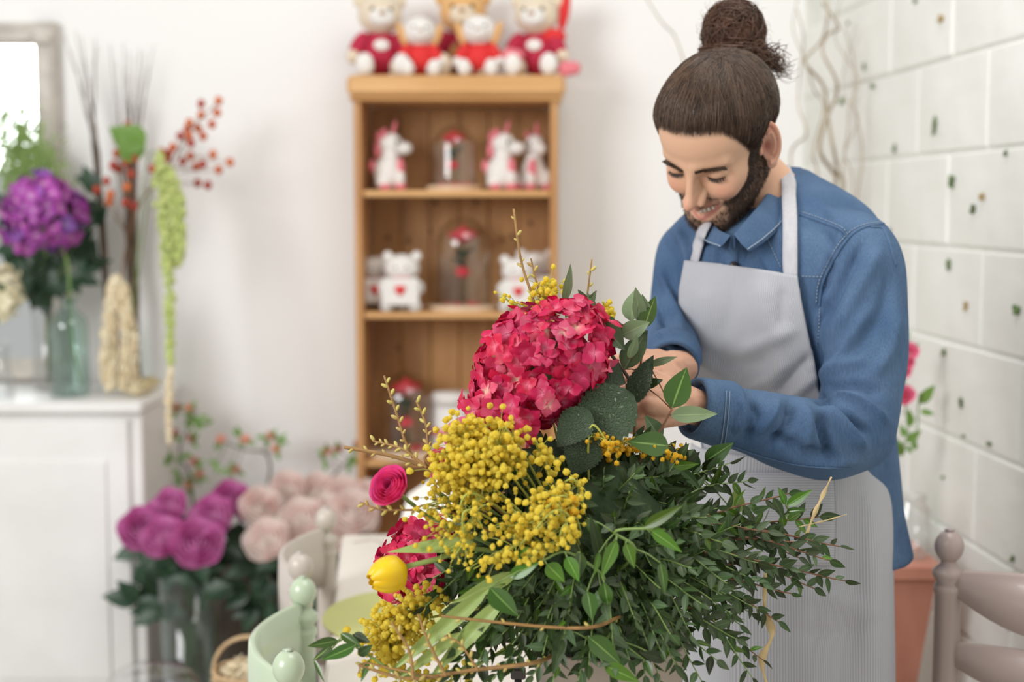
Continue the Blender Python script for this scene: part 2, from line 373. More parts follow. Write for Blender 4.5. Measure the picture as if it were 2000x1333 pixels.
# plush toys -------------------------------------------------------------
def plush(name, label, cat, loc, parts, rz=0, s=1.0, group=None):
    t = thing(name, label, cat, loc, group); Rz = rotz(rz)
    for (pn, m, es) in parts:
        mb = MB()
        for e in es:
            c, r = np.array(e[0], float)*s, np.array(e[1], float)*s
            R = Rz if len(e) < 3 else Rz@np.array(Matrix.Rotation(e[2][0], 3, e[2][1]))
            mb.add(*ell(Rz@c, r, 3 if max(r) > .02 else 2, R))
        obj(pn, mb, M[m], t, world=False)
    return t
def bear(fur, top, extra='muzzle', ear=None, m2='plush_white', badge=True):
    ps = [('body', top, [((0, 0, .075), (.058, .05, .066))]), ('head', fur, [((0, -.015, .175), (.062, .055, .055))]),
          ('muzzle', m2, [((0, -.062, .163), (.034, .026, .026))]), ('nose', 'plush_brown', [((0, -.088, .172), (.009, .006, .006))]),
          ('eye', 'black', [((.025, -.063, .186), (.006, .005, .006))]), ('eye', 'black', [((-.025, -.063, .186), (.006, .005, .006))])]
    for sx in (-1, 1):
        ps.append(('ear', ear or fur, [((sx*.052, -.005, .215), (.022, .012, .024))] if ear is None else [((sx*.066, -.02, .16), (.016, .014, .05), (sx*.35, 'Y'))]))
        ps.append(('arm', top, [((sx*.06, -.025, .09), (.022, .024, .042), (sx*-.5, 'Y'))]))
        ps.append(('paw', fur, [((sx*.078, -.038, .058), (.019, .02, .02))]))
        ps.append(('leg', fur, [((sx*.045, -.06, .03), (.024, .045, .026))]))
        ps.append(('foot', m2, [((sx*.05, -.098, .034), (.024, .014, .03))]))
    if badge: ps.append(('heart_badge', 'plush_white', [((0, -.051, .09), (.022, .006, .016))]))
    return ps
zc = zcap1+.0
ty = 4.09
def tx(px, Y=ty): return PY(px, 100, Y)[0]
plush('teddy_bear', 'cream teddy bear in a crimson jumper, leftmost on top of the pine shelf', 'plush toy', (tx(742), ty, zc), bear('plush_cream', 'crimson'), .18, 1.02)
plush('plush_dog', 'small plush dog with tan ears and red body beside the leftmost teddy', 'plush toy', (tx(820, 4.06), 4.055, zc), bear('plush_white', 'red', ear='plush_tan', badge=False), .1, .74)
plush('monkey_toy', 'tan plush monkey in crimson sitting behind between the two small dogs', 'plush toy', (tx(905, 4.15), 4.15, zc), bear('plush_tan', 'crimson', m2='plush_cream', badge=False), 0, 1.1)
plush('plush_dog', 'small plush dog with long tan ears in front of the plush monkey', 'plush toy', (tx(936, 4.055), 4.055, zc), bear('plush_white', 'red', ear='plush_tan', badge=False), -.05, .76)
plush('teddy_bear', 'cream teddy bear with a pointed red hat, rightmost on top of the shelf', 'plush toy', (tx(1050), ty, zc), bear('plush_cream', 'crimson')+[('hat', 'red', [((.075, 0, .19), (.016, .014, .06), (.15, 'Y')), ((.05, -.02, .115), (.034, .026, .022))])], -.22, 1.02)
plush('heart_toy', 'pink striped plush heart hanging at the right end of the shelf top', 'plush toy', (tx(1112, 4.02), 4.0, zc), [('heart', 'plush_pink', [((-.01, 0, .022), (.024, .014, .022)), ((.012, 0, .024), (.02, .014, .02))])], 0, 1)
plush('heart_toy', 'pink plush heart between the middle dog and the hatted teddy', 'plush toy', (tx(1004, 4.03), 4.03, zc), [('heart', 'plush_pink', [((-.012, 0, .062), (.022, .014, .022)), ((.01, 0, .06), (.02, .014, .02)), ((0, .004, .024), (.02, .02, .026))])], 0, 1)
plush('plush_flower', 'brown plush paddle ear toy between the two small dogs', 'plush toy', (tx(882, 4.07), 4.1, zc), [('ear', 'plush_brown', [((0, 0, .055), (.02, .014, .055), (.3, 'Y'))])], 0, 1)
def unicorn():
    return [('body', 'plush_white', [((0, 0, .05), (.042, .04, .052)), ((.005, 0, .09), (.026, .028, .045))]),
            ('head', 'plush_white', [((.008, 0, .135), (.034, .029, .032)), ((.045, 0, .122), (.026, .02, .019))]),
            ('horn', 'plush_pink', [((.018, 0, .178), (.006, .006, .026), (.25, 'Y'))]),
            ('ear', 'plush_pink', [((-.01, -.018, .166), (.008, .006, .014))]), ('ear', 'plush_pink', [((-.01, .018, .166), (.008, .006, .014))]),
            ('mane', 'plush_pink', [((-.024, 0, .15), (.012, .012, .024)), ((-.03, 0, .115), (.01, .011, .024)), ((-.045, 0, .07), (.012, .012, .02))]),
            ('wing', 'plush_pink', [((.035, -.02, .06), (.012, .014, .035))]),
            ('hoof', 'plush_pink', [((.035, -.026, .012), (.018, .014, .012))]), ('hoof', 'plush_pink', [((.035, .026, .012), (.018, .014, .012))]), ('hoof', 'plush_pink', [((-.01, -.036, .012), (.018, .012, .012))]),
            ('leg', 'plush_white', [((.034, -.024, .035), (.014, .014, .028)), ((.034, .024, .035), (.014, .014, .028)), ((-.012, -.028, .025), (.024, .018, .024))]),
            ('eye', 'black', [((.026, -.026, .138), (.005, .004, .007))])]
z1, z2, z3 = zs[:3]
def sx(px, y, Y): return PY(px, y, Y)[0]
plush('unicorn_toy', 'white plush unicorn facing right, alone on the left of the top shelf', 'plush toy', (sx(758, 350, 4.06), 4.06, z1), unicorn(), .12, .98)
plush('unicorn_toy', 'white plush unicorn just right of the top glass dome', 'plush toy', (sx(978, 350, 4.06), 4.06, z1), unicorn(), -.15, .98)
plush('unicorn_toy', 'white plush unicorn facing forward at the right end of the top shelf', 'plush toy', (sx(1043, 350, 4.10), 4.10, z1), unicorn(), -1.2, .96)
def envbear():
    p = [('body', 'plush_white', [((0, 0, .045), (.044, .036, .048))]), ('head', 'plush_white', [((0, -.005, .108), (.045, .036, .036))]),
         ('ear', 'plush_white', [((-.036, 0, .138), (.014, .008, .014))]), ('ear', 'plush_white', [((.036, 0, .138), (.014, .008, .014))]),
         ('arm', 'plush_white', [((-.044, -.032, .06), (.014, .016, .018))]), ('arm', 'plush_white', [((.044, -.032, .06), (.014, .016, .018))]),
         ('leg', 'plush_white', [((-.035, -.04, .014), (.017, .022, .014))]), ('leg', 'plush_white', [((.035, -.04, .014), (.017, .022, .014))]),
         ('eye', 'black', [((-.014, -.04, .112), (.003, .002, .003))]), ('eye', 'black', [((.014, -.04, .112), (.003, .002, .003))]),
         ('scarf', 'plush_pink', [((0, -.03, .08), (.03, .01, .007))])]
    return p
def envelope(t, s):
    e = obj('envelope', box(-.046*s, .046*s, -.068*s, -.054*s, .018*s, .086*s, .004), M['plush_white'], t, smooth=False, world=False)
    h = MB(); h.add(*ell((-.006*s, -.07*s, .060*s), (.0085*s, .003, .008*s), 2)); h.add(*ell((.006*s, -.07*s, .060*s), (.0085*s, .003, .008*s), 2))
    h.add(*ell((0, -.07*s, .052*s), (.009*s, .003, .009*s), 2, Matrix.Rotation(PI/4, 3, 'Y')))
    obj('heart', h, M['red'], e, world=False)
for (px, Y, lab, s) in ((786, 4.03, 'white plush bear holding an envelope with a red heart, front left of middle shelf', 1.12),
                        (738, 4.12, 'white plush bear half hidden at the far left of the middle shelf', 1.05),
                        (1012, 4.03, 'white plush bear with a heart envelope right of the middle dome', 1.05), (1046, 4.12, 'white plush bear behind at the right end of the middle shelf', 1.14)):
    t = plush('plush_bear', lab, 'plush toy', (sx(px, 600, Y), Y, z2), envbear(), 0, s); envelope(t, s)
# white ribboned gift cylinder, lower shelf
cyl = thing('gift_box', 'round white gift box with a pink ribbon on the lower shelf', 'box', (sx(882, 860, 4.08), 4.08, z3))
obj('box_body', lathe([(0, 0), (.05, 0), (.052, .003), (.052, .145), (0, .147)], seg=32), M['plush_white'], cyl, world=False)
obj('lid', lathe([(0, .181), (.053, .18), (.056, .176), (.056, .148), (.0, .1475)], seg=32), M['plush_white'], cyl, world=False)
obj('ribbon', lathe([(.0525, .06), (.0545, .06), (.0545, .08), (.0525, .08)], seg=32), M['plush_pink'], cyl, world=False)

# rose domes
def rose_mesh(r, seed=0, layers=5, petals=5, open_=1.0):
    mb = MB(); g = random.Random(seed)
    for L_ in range(layers):
        k = (L_+1)/layers; rr = r*k; h = r*(1.5-.55*k); n = 3 if L_ == 0 else petals
        for i in range(n):
            a0 = i*2*PI/n+L_*1.1+g.uniform(-.15, .15); wd = 2*PI/n*.72
            V = []; nu, nv = 6, 5
            for iv in range(nv):
                v = iv/(nv-1)
                for iu in range(nu):
                    u = iu/(nu-1)*2-1
                    a = a0+u*wd*(.35+.65*math.sin(min(1, v*1.3)*PI/2))*(1-.12*v)
                    bulge = math.sin(v*PI*.75)*.9+.12
                    lip = open_*k*max(0, v-.7)*1.1
                    R_ = rr*(bulge*(.75+.25*k)+lip)*(1+.05*math.sin(a*5+L_)); z = h*v*(1-.22*u*u*v)-lip*r*.25
                    V.append((R_*math.cos(a), R_*math.sin(a), z))
            mb.add(V, gridF(nv, nu, False))
    return mb
def leafF(nu, nv): return gridF(nv, nu, False)
def leaf_VF(w=.4, tipk=1.0, cup=.15, bend=.2, nu=5, nv=9, wave=0, serr=0):
    V, UV = [], []
    for j in range(nv):
        t = j/(nv-1); hw = w*.5*(math.sin(PI*min(1, t**.8))**.85)*(1-.35*t*tipk)*1.35 if 0 < t < 1 else .012
        for i in range(nu):
            u = i/(nu-1)*2-1
            z = cup*abs(u)*hw*1.2 - bend*t*t + wave*math.sin(t*14+u*2)*abs(u)*.05
            V.append((u*hw*(1+serr*(.12 if j % 2 else -.12)), t, z)); UV.append(((u+1)/2, t))
    return np.array(V), leafF(nu, nv), np.array(UV)
def dome(px, ydisc, Y, rd, rdome, hd, lab, light):
    z = {0: z1, 1: z2, 2: z3}[light]
    t = thing('rose_dome', lab, 'ornament', (sx(px, ydisc, Y), Y, z))
    obj('wooden_base', lathe([(0, 0), (rd-.003, 0), (rd, .003), (rd, .011), (rd-.004, .014), (0, .014)], seg=40), M['disc_wood'], t, world=False)
    pr = []; hs = hd-rdome
    pr = [(rdome, .0145), (rdome, .0145+hs)]+[(rdome*math.cos(a), .0145+hs+rdome*math.sin(a)) for a in np.linspace(.1, PI/2-.02, 12)]
    pr2 = [(max(r-.002, .0005), zz-.001*(zz > .05)) for r, zz in pr[::-1]]
    obj('glass_dome', lathe(pr+pr2, seg=40, closed=False), M['glass'], t, world=False)
    zz = .014+hd*.74
    rs = obj('rose', MB(), M['rose_red'], t) if False else None
    mb = rose_mesh(rdome*.50, 3); V = np.concatenate(mb.V)+[0, 0, zz-.01]; obj('rose', (V, mb.F), M['rose_red'], t, world=False)
    obj('stem', tube([(0, 0, .014), (.004, 0, .06), (-.003, 0, zz)], .0022, 6), M['stem_dark'], t, world=False)
    for a, h in ((.3, .58), (2.6, .5), (4, .62)):
        V, F, UV = leaf_VF(.5); s = rdome*.85
        Mx = np.array(Matrix.Rotation(a, 3, 'Z')@Matrix.Rotation(.6, 3, 'X')); obj('leaf', (V@Mx.T*s+[0, 0, hd*h], F), M['deep_leaf'], t, uv=UV, world=False)
    rb = rose_mesh(rdome*.26, 5, 3); V = np.concatenate(rb.V)*[1, 1, 1.3]@np.array(Matrix.Rotation(PI, 3, 'X')).T+[-.002, -.01, hd*.5]
    obj('rosebud', (V, rb.F), M['rose_red'], t, world=False)
    g = random.Random(px)
    for i in range(6):
        a = g.uniform(0, 2*PI); rr = g.uniform(.3, .8)*rdome
        obj('petal', ell((rr*math.cos(a), rr*math.sin(a), .018), (.014, .011, .0035), 1), M['rose_red'], t, world=False)
    return t
dome(887, 363, 4.06, .078, .062, .17, 'small red rose under a glass dome on the top shelf between unicorns', 0)
dome(905, 605, 4.08, .108, .080, .25, 'tall glass dome with red rose in the centre of the middle shelf', 1)
dome(795, 893, 4.08, .122, .082, .225, 'glass dome with a drooping red rose on the lowest visible shelf', 2)
# ------------------------------------------------------------------ flowers: shared generators
M['hyd_pink'] = mat('hydrangea_pink', (.75, .03, .14), .5, attr=True, trans=.22, rand=.14, subtle=True)
M['hyd_purple'] = mat('hydrangea_purple', (.5, .06, .45), .5, attr=True, trans=.22, rand=.35)
M['cream_petal'] = mat('cream_petal', (.85, .75, .50), .6, trans=.2, rand=.12)
M['rose_purple'] = mat('rose_purple', (.72, .18, .50), .6, trans=.3, c2=(.86, .42, .72), ns=25)
M['rose_pale'] = mat('rose_pale_pink', (.99, .82, .79), .6, trans=.4, c2=(.99, .94, .89), ns=18)
M['stem'] = mat('green_stem', (.17, .30, .07), .5)
M['amaranth'] = mat('amaranthus_green', (.60, .66, .26), .8, c2=(.46, .56, .17), ns=60)
M['cream_dry'] = mat('cream_dried_tassel', (.80, .66, .42), .85, c2=(.86, .78, .58), ns=40)
M['leaf_mid'] = mat('leaf_mid', (.16, .32, .05), .4, trans=.2, rand=.25)
M['fern'] = mat('fern_green', (.30, .44, .13), .5, trans=.35)
M['hip'] = mat('rose_hip', (.50, .075, .02), .35, rand=.3)
def floret_mesh(seed, c0, c1, c2, m, L=1.0, n=4):
    g = random.Random(seed); Vs, Fs, Cs = MB(), None, []
    for i in range(n):
        a0 = i*2*PI/n+g.uniform(-.14, .14); tilt = g.uniform(.0, .75); nu, nv = 5, 6; V = []; roll = g.uniform(-.2, .2); len_ = L*g.uniform(.9, 1.08)
        for j in range(nv):
            t = j/(nv-1)*.98+.02; hw = .56*len_*(math.sin(PI*min(1, t**.72*.93))**.7)*(.55+.45*t)*1.05
            for k in range(nu):
                u = k/(nu-1)*2-1
                V.append((u*hw, t*len_*(1-.16*u*u*t), tilt*t*len_*.7-.22*t*t*len_+.10*abs(u)*hw+roll*u*hw+.03*math.sin(u*4+seed)))
                kk = t; nz = g.uniform(-.02, .02)
                cc = np.array(c0)*(1-min(1, t*3.0))+np.array(c1)*min(1, t*3.0); cc = cc*(1-max(0, t-.6)*.8)+np.array(c2)*max(0, t-.6)*.8
                Cs.append(np.clip(cc*(1+nz), 0, 1))
        V = np.array(V)@np.array(Matrix.Rotation(a0, 3, 'Z')).T+[0, 0, .015*i]; Vs.add(V, gridF(nv, nu, False))
    Vi, Fi = ell((0, 0, .04), (.07, .07, .06), 1); Vs.add(Vi, Fi); Cs += [np.array(c0)*.9]*len(Vi)
    return mesh('floret', np.concatenate(Vs.V), Vs.F, m, True, col=np.array(Cs))
def hydrangea(name, label, c, radii, R, n, size, meshes, seed, dirmin=-.6, group=None, view=None, jit=.12):
    """a mophead: florets over an ellipsoid"""
    g = random.Random(seed); t = thing(name, label, 'flower', c, group)
    core = ell((0, 0, 0), np.array(radii)*.72, 2, R); obj('flower_core', core, M['stem_dark'], t, world=False)
    i = 0; N = int(n/((1-dirmin)/2)); ga = PI*(3-5**.5)
    for k in range(N):
        z = 1-2*(k+.5)/N
        if z < dirmin: break
        r = math.sqrt(max(0, 1-z*z)); d = np.array([r*math.cos(ga*k), r*math.sin(ga*k), z])
        d = nrm(d+np.array([g.gauss(0, .05) for _ in range(3)]))
        lump = .09*math.sin(d[0]*5+seed)*math.cos(d[1]*6+seed)+.05*math.sin(d[2]*9+d[0]*7)
        p = R@(d*radii)*(1+g.uniform(-jit, jit*.7)+lump); nn = nrm(R@nrm(d/np.array(radii))+np.array([g.gauss(0, .34) for _ in range(3)]))
        x = nrm(np.cross(nn, [g.gauss(0, 1) for _ in range(3)])); y = np.cross(nn, x); s = size*g.uniform(.82, 1.16)
        me = meshes[g.randrange(len(meshes))]
        link('floret', me, t, basis(x*s, y*s, nn*s, p)); i += 1
    return t
def stem_of(t, pts, r, m='stem', name='stem', seg=6):
    return obj(name, tube(catmull(pts, 12), r, seg), M[m], t)
LEAF = {}
def leaf_me(key, m, name='leaf', **k):
    kk = (key, m.name, name)
    if kk not in LEAF:
        V, F, UV = leaf_VF(**k); LEAF[kk] = mesh(name, V, F, m, True, UV)
    return LEAF[kk]
def put_leaf(parent, me, base, tip, face, width=1.0, off=None, name=None, zs=1.0):
    """leaf mesh along +y, unit length; face = its upper side"""
    b = np.asarray(base, float); y = np.asarray(tip, float)-b; L_ = np.linalg.norm(y); yn = y/max(L_, 1e-9)
    z = np.asarray(face, float); z = nrm(z-yn*(z@yn)); x = np.cross(yn, z)
    if off is None:
        off = np.zeros(3); q = parent
        while q is not None: off += np.array(q.location); q = q.parent
    return link(name or me.name.split('.')[0], me, parent, basis(x*L_*width, yn*L_, z*L_*zs, b-off))

# ------------------------------------------------------------------ on the white cabinet
yc = 4.0
def C3(px, py, Y=yc): return PY(px, py, Y)
zt_ = cz
def bottle(label, c, H, r, rn, m, hn=.3):
    t = thing('glass_bottle', label, 'bottle', c)
    pr = [(0, .002), (r*.9, .001), (r, .008), (r, H*(1-hn)-.02), (r*.92, H*(1-hn)), (r*.6, H*(1-hn)+.018), (rn, H*(1-hn)+.035), (rn, H-.012), (rn*1.35, H-.01), (rn*1.35, H)]
    inn = [(max(a-.003, .0005), b if i > 1 else b+.006) for i, (a, b) in enumerate(pr)][::-1]
    obj('bottle_body', lathe(pr+inn, seg=40), m, t, world=False)
    return t
bp = C3(138, 768, 3.93); bp[2] = zt_
bot = bottle('pale green glass bottle holding the purple hydrangea on the white cabinet', bp, .275, .053, .019, M['glass_green'], .22)
fm = [floret_mesh(s, (.80, .5, .75), (.46, .07, .44), (.60, .2, .62), M['hyd_purple']) for s in range(4)]+[floret_mesh(9, (.7, .5, .8), (.36, .12, .55), (.6, .35, .75), M['hyd_purple'])]
hc = C3(86, 420, 3.93)
h1 = hydrangea('hydrangea', 'large purple hydrangea head in the pale green bottle', hc, np.array([.106, .10, .103]), np.eye(3), 125, .030, fm, 3, -.9)
stem_of(h1, [hc-[0, 0, .03], C3(128, 500, 3.93), C3(137, 580, 3.93), C3(140, 660, 3.93), C3(158, 755, 3.93)], .0035)
# dark leafy stems in a clear vase behind the hydrangea
vp = C3(100, 755, 4.06); vp[2] = zt_
vs = thing('glass_vase', 'clear glass vase of dark stems behind the green bottle', 'vase', vp)
obj('vase_body', lathe([(0, .001), (.042, .001), (.045, .006), (.05, .24), (.047, .24), (.042, .01), (0, .01)], seg=32), M['glass'], vs, world=False)
g = random.Random(5); ld = leaf_me('dk', M['deep_leaf'], w=.5); lm = leaf_me('gm', M['leaf_mid'], w=.42)
tips = [(20, 520), (60, 540), (180, 520), (195, 400), (200, 360), (170, 470), (40, 480), (15, 450), (150, 540), (110, 520), (185, 440), (5, 380)]
for i, (px, py) in enumerate(tips):
    tp = C3(px, py, 4.08+g.uniform(-.03, .03)); b0 = vp+[g.uniform(-.015, .015), 0, .02]
    t = thing('leafy_sprig', 'dark green leafy stem in the clear vase behind the hydrangea', 'foliage', vp+[0, 0, .01], 'dark leafy stems in the clear vase')
    pts = catmull([b0, vp+[0, 0, .24], (vp+[0, 0, .24])*.4+tp*.6+[0, 0, .03], tp], 10); obj('stem', tube(pts, .0022, 5), M['stem_dark'], t)
    for k in range(6):
        p = pts[4+k] if k < 6 else pts[-1]; a = g.uniform(0, 2*PI); d = nrm([math.cos(a), -.3*g.random(), math.sin(a)])*g.uniform(.06, .09)
        put_leaf(t, ld, p, p+d, [g.gauss(0, .3), -1, .4])
# airy light green foliage at far left in front of the mirror
for i in range(9):
    tp = C3([5, 30, 60, 92, 12, 48, 80, 104, -10][i], [210, 230, 285, 305, 260, 310, 330, 350, 250][i], 4.14)
    t = thing('fern_spray', 'airy light green foliage spray in front of the mirror', 'foliage', vp+[-.05, .05, .01], 'airy green sprays by the mirror')
    b0 = vp+[-.012, .005, .03]; pts = catmull([b0, vp+[-.01, 0, .25], C3(40+i*4, 420, 4.12), tp], 14); obj('stem', tube(pts, .0014, 4), M['stem'], t)
    mb = MB(); Vl, Fl, _ = leaf_VF(.3, nu=3, nv=4)
    for k in range(330):
        p = pts[7+g.randrange(7)]+np.array([g.gauss(0, .032), g.gauss(0, .010), g.gauss(0, .034)])
        Rm = np.array(Matrix.Rotation(g.uniform(-.9, .9), 3, 'Y')@Matrix.Rotation(g.uniform(.9, 1.7), 3, 'X')); mb.add(Vl@Rm.T*g.uniform(.013, .026)+p, Fl)
    stuff(obj('leaves', mb, M['fern'], t))
# cream flower at the left edge
cfm = [floret_mesh(s, (.8, .75, .5), (.86, .80, .58), (.86, .82, .66), mat('cream_floret', (.8, .7, .5), .6, attr=True, trans=.2)) for s in range(3)]
crc = C3(2, 572, 3.9)
h2 = hydrangea('hydrangea', 'cream hydrangea head cut by the left edge of the photo', crc, np.array([.055, .05, .07]), np.eye(3), 45, .024, cfm, 8, -.9)
vz = C3(-10, 760, 3.9); vz[2] = zt_
v2 = thing('glass_vase', 'low clear vase under the cream hydrangea at the left edge', 'vase', vz)
obj('vase_body', lathe([(0, .001), (.05, .001), (.055, .01), (.04, .12), (.044, .15), (.041, .15), (.037, .12), (.05, .012), (0, .008)], seg=32), M['glass'], v2, world=False)
stem_of(h2, [crc-[0, 0, .03], vz+[0, 0, .15], vz+[0, 0, .02]], .003)
# twig bundles standing on the cabinet
def twigs(label, base, tips, r0, m, waist=None):
    t = thing('twig_bundle', label, 'twigs', base)
    for i, tp in enumerate(tips):
        b0 = np.array(base)+[rnd.uniform(-.014, .014), rnd.uniform(-.012, .012), .003]
        mid = [b0]+([np.array(waist)+[rnd.uniform(-.015, .015), rnd.uniform(-.012, .012), 0]] if waist is not None else [])+[np.array(tp)]
        pts = catmull(mid, 12); pts[3:, 0] += np.array([rnd.gauss(0, .0022) for _ in range(9)])
        obj('twig', tube(pts, np.linspace(r0, .0008, 12), 4), m, t)
    return t
tb = C3(265, 745, 4.16); tb[2] = zt_
twigs('tall dark bundle of upright twigs standing at the right of the white cabinet', tb,
      [C3(x, y, 4.18) for x, y in ((215, 88), (226, 120), (238, 85), (246, 150), (252, 100), (262, 110), (272, 95), (285, 100), (298, 90), (290, 130), (240, 130), (266, 150), (255, 180), (250, 190), (262, 200))]*1+[C3(258+rnd.uniform(-12, 12), rnd.uniform(180, 330), 4.17) for _ in range(16)], .0042, M['twig_dark'], C3(256, 420, 4.16))
tb2 = C3(222, 745, 4.14); tb2[2] = zt_
twigs('slim leaning bundle of twigs left of the tall dark bundle', tb2,
      [C3(x, y, 4.18) for x, y in ((128, 75), (140, 95), (158, 70), (160, 110), (186, 75), (184, 120), (150, 60), (175, 150), (188, 90))], .0045, M['twig_dark'], C3(188, 330, 4.15))
# rose hip branch
hb = C3(235, 745, 4.02); hb[2] = zt_
rh = thing('rose_hip_branch', 'branching stem of red rose hips spreading over the white wall', 'branch', hb)
main = catmull([hb+[0, 0, .003], C3(232, 600, 4.05), C3(262, 420, 4.03), C3(330, 330, 4.0), C3(372, 255, 3.98), C3(430, 195, 3.97)], 24)
obj('branch', tube(main, np.linspace(.004, .0012, 24), 5), M['twig'], rh)
hips = [(427, 197), (424, 220), (414, 243), (393, 203), (393, 225), (370, 240), (365, 253), (387, 251), (397, 266), (352, 266), (369, 265), (373, 280), (338, 288), (316, 297), (327, 310), (357, 315), (372, 305), (334, 337), (383, 326), (396, 321), (416, 302), (449, 317), (427, 332), (386, 358), (406, 362), (297, 330),
        (230, 275), (222, 322), (232, 330), (246, 318), (256, 340), (228, 300), (248, 366), (208, 354), (189, 371), (216, 380), (213, 395), (245, 396), (262, 402), (221, 325), (250, 245), (330, 300), (262, 310)]
for i, (px, py) in enumerate(hips):
    p = C3(px, py, 3.97+.05*rnd.random())
    j = int(np.argmin(np.linalg.norm(main[8:]-p, axis=1)))+8; j = max(8, j-2)
    obj('twig', tube(catmull([main[j], (main[j]+p)/2+[0, 0, -.006], p], 6), .0009, 4), M['twig'], rh)
    obj('berry', ell(p, (.0115, .0115, .0135), 2), M['hip'], rh)
lfb = C3(283, 290, 3.98)
put_leaf(rh, leaf_me('bigl', M['leaf_mid'], w=.7), lfb, C3(214, 246, 3.96), [0, -1, .4])
put_leaf(rh, leaf_me('bigl', M['leaf_mid'], w=.7), C3(270, 315, 3.98), C3(236, 255, 3.95), [.4, -1, .3])
# hanging green amaranthus
def tassel(label, pts, r, m, n, seed, mname='tassel'):
    g = random.Random(seed); t = thing('amaranthus', label, 'flower', pts[0]); path = catmull(pts, 60)
    obj('stem', tube(path, .0016, 4), M['stem'], t); mb = MB()
    for i in range(n):
        u = g.random(); k = int(u*59); p = path[k]; rr = np.interp(u, [0, .15, .5, 1], r)
        d = np.array([g.gauss(0, 1), g.gauss(0, 1), g.gauss(0, .6)]); d = nrm(d)*rr*g.random()**.7
        s = g.uniform(.004, .0075)*(.62 if m == 'cream_dry' else 1); mb.add(*ell(p+d, (s, s, s*(3 if m == 'cream_dry' else 1.6)), 1))
    stuff(obj(mname, mb, M[m], t)); return t
# the stem rises from the twig bundle and arches over
src = C3(245, 745, 4.06); src[2] = zt_+.003
am = tassel('long lime green amaranthus tassel hanging down past the cabinet corner', [C3(312, 300, 3.9), C3(320, 380, 3.88), C3(322, 460, 3.86), C3(332, 560, 3.82), C3(331, 640, 3.8), C3(334, 720, 3.79)], (.012, .030, .018, .009), 'amaranth', 420, 2)
stem_of(am, [src, C3(262, 560, 4.04), C3(278, 380, 3.98), C3(292, 302, 3.93), C3(312, 300, 3.9)], .0018)
am2 = tassel('second shorter lime green amaranthus tassel beside the long one', [C3(330, 330, 3.9), C3(346, 400, 3.88), C3(350, 470, 3.87), C3(345, 520, 3.86)], (.01, .024, .026, .01), 'amaranth', 380, 3)
stem_of(am2, [src+np.array([.006, 0, 0]), C3(268, 560, 4.04), C3(290, 390, 3.98), C3(312, 322, 3.93), C3(330, 330, 3.9)], .0018)
am3 = tassel('pale cream tassel tail hanging below the green amaranthus', [C3(333, 722, 3.785), C3(329, 800, 3.77), C3(331, 868, 3.77)], (.008, .010, .010, .004), 'cream_dry', 170, 4)
# dried cream tassels and cream roses lying on the cabinet
for lab, pts, r, n, sd in (('dried cream amaranthus tassel propped upright on the white cabinet', [C3(214, 752, 3.92), C3(212, 660, 3.93), C3(222, 560, 3.95), C3(232, 548, 3.95)], (.024, .026, .02, .008), 620, 5),
                       ('thicker tan amaranthus tassel leaning beside the cream one', [C3(250, 752, 3.93), C3(252, 660, 3.94), C3(240, 570, 3.96), C3(230, 552, 3.96)], (.028, .028, .022, .008), 700, 6)):
    pts = [np.array(q) for q in pts]; pts[0][2] = max(pts[0][2], zt_+.028); tassel(lab, pts, r, 'cream_dry', n*2, sd)
for i, (px, py, Y) in enumerate(((268, 768, 3.90), (288, 764, 3.95), (283, 755, 4.02), (303, 762, 4.05))):
    c = C3(px, py, Y); c[2] = zt_+.003
    if c[0] > cx-.03: c[0] = cx-.03-.002*i
    mb = rose_mesh(.03, i+20, 4); t = thing('cream_rose', 'cream rose bloom lying on the corner of the white cabinet', 'flower', c, 'cream roses on the cabinet corner')
    obj('bloom', mb, M['cream_petal'], t, world=False)

# ------------------------------------------------------------------ roses in tall vases beside the cabinet
def big_rose(px, py, Y, r, m, label, group, vase, seed):
    c = PY(px, py, Y); t = thing('rose', label, 'flower', c, group)
    mb = rose_mesh(r, seed, 6, 5); tilt = np.array(Matrix.Rotation(rnd.uniform(.7, 1.1), 3, 'X'))@np.array(Matrix.Rotation(rnd.uniform(-.3, .3), 3, 'Y'))
    V = (np.concatenate(mb.V)-[0, 0, r*.7])@tilt.T; obj('bloom', (V, mb.F), m, t, world=False)
    vt = np.array(vase)+[rnd.uniform(-.03, .03), rnd.uniform(-.02, .02), .50]; vb = np.array(vase)+[rnd.uniform(-.04, .04), rnd.uniform(-.02, .02), .015]
    pts = catmull([c+[0, .02, -.02], vt, vb], 12); obj('stem', tube(pts, .003, 5), M['stem_dark'], t)
    for k in range(4):
        a = rnd.uniform(0, 2*PI); p = pts[1+k]; put_leaf(t, ld, p, p+np.array([math.cos(a)*.07, -.03, math.sin(a)*.05-.02]), [0, -1, .5])
va = PY(370, 1200, 3.72); va[2] = 0; vb_ = PY(585, 1200, 3.72); vb_[2] = 0
for vv, lab, H in ((va, 'tall glass vase on the floor holding the purple roses', .52), (vb_, 'tall glass vase on the floor holding the pale pink roses', .50)):
    t = thing('floor_vase', lab, 'vase', vv)
    obj('vase_body', lathe([(0, .002), (.06, .002), (.065, .01), (.085, H), (.081, H), (.061, .014), (0, .012)], seg=36), M['glass_green'], t, world=False)
purp = [(275, 1035, 3.62, .056), (318, 1050, 3.56, .056), (385, 1062, 3.52, .064), (330, 990, 3.72, .05), (415, 1010, 3.66, .056), (450, 975, 3.8, .05), (400, 1008, 3.74, .045), (490, 990, 3.84, .045), (300, 1015, 3.68, .045)]
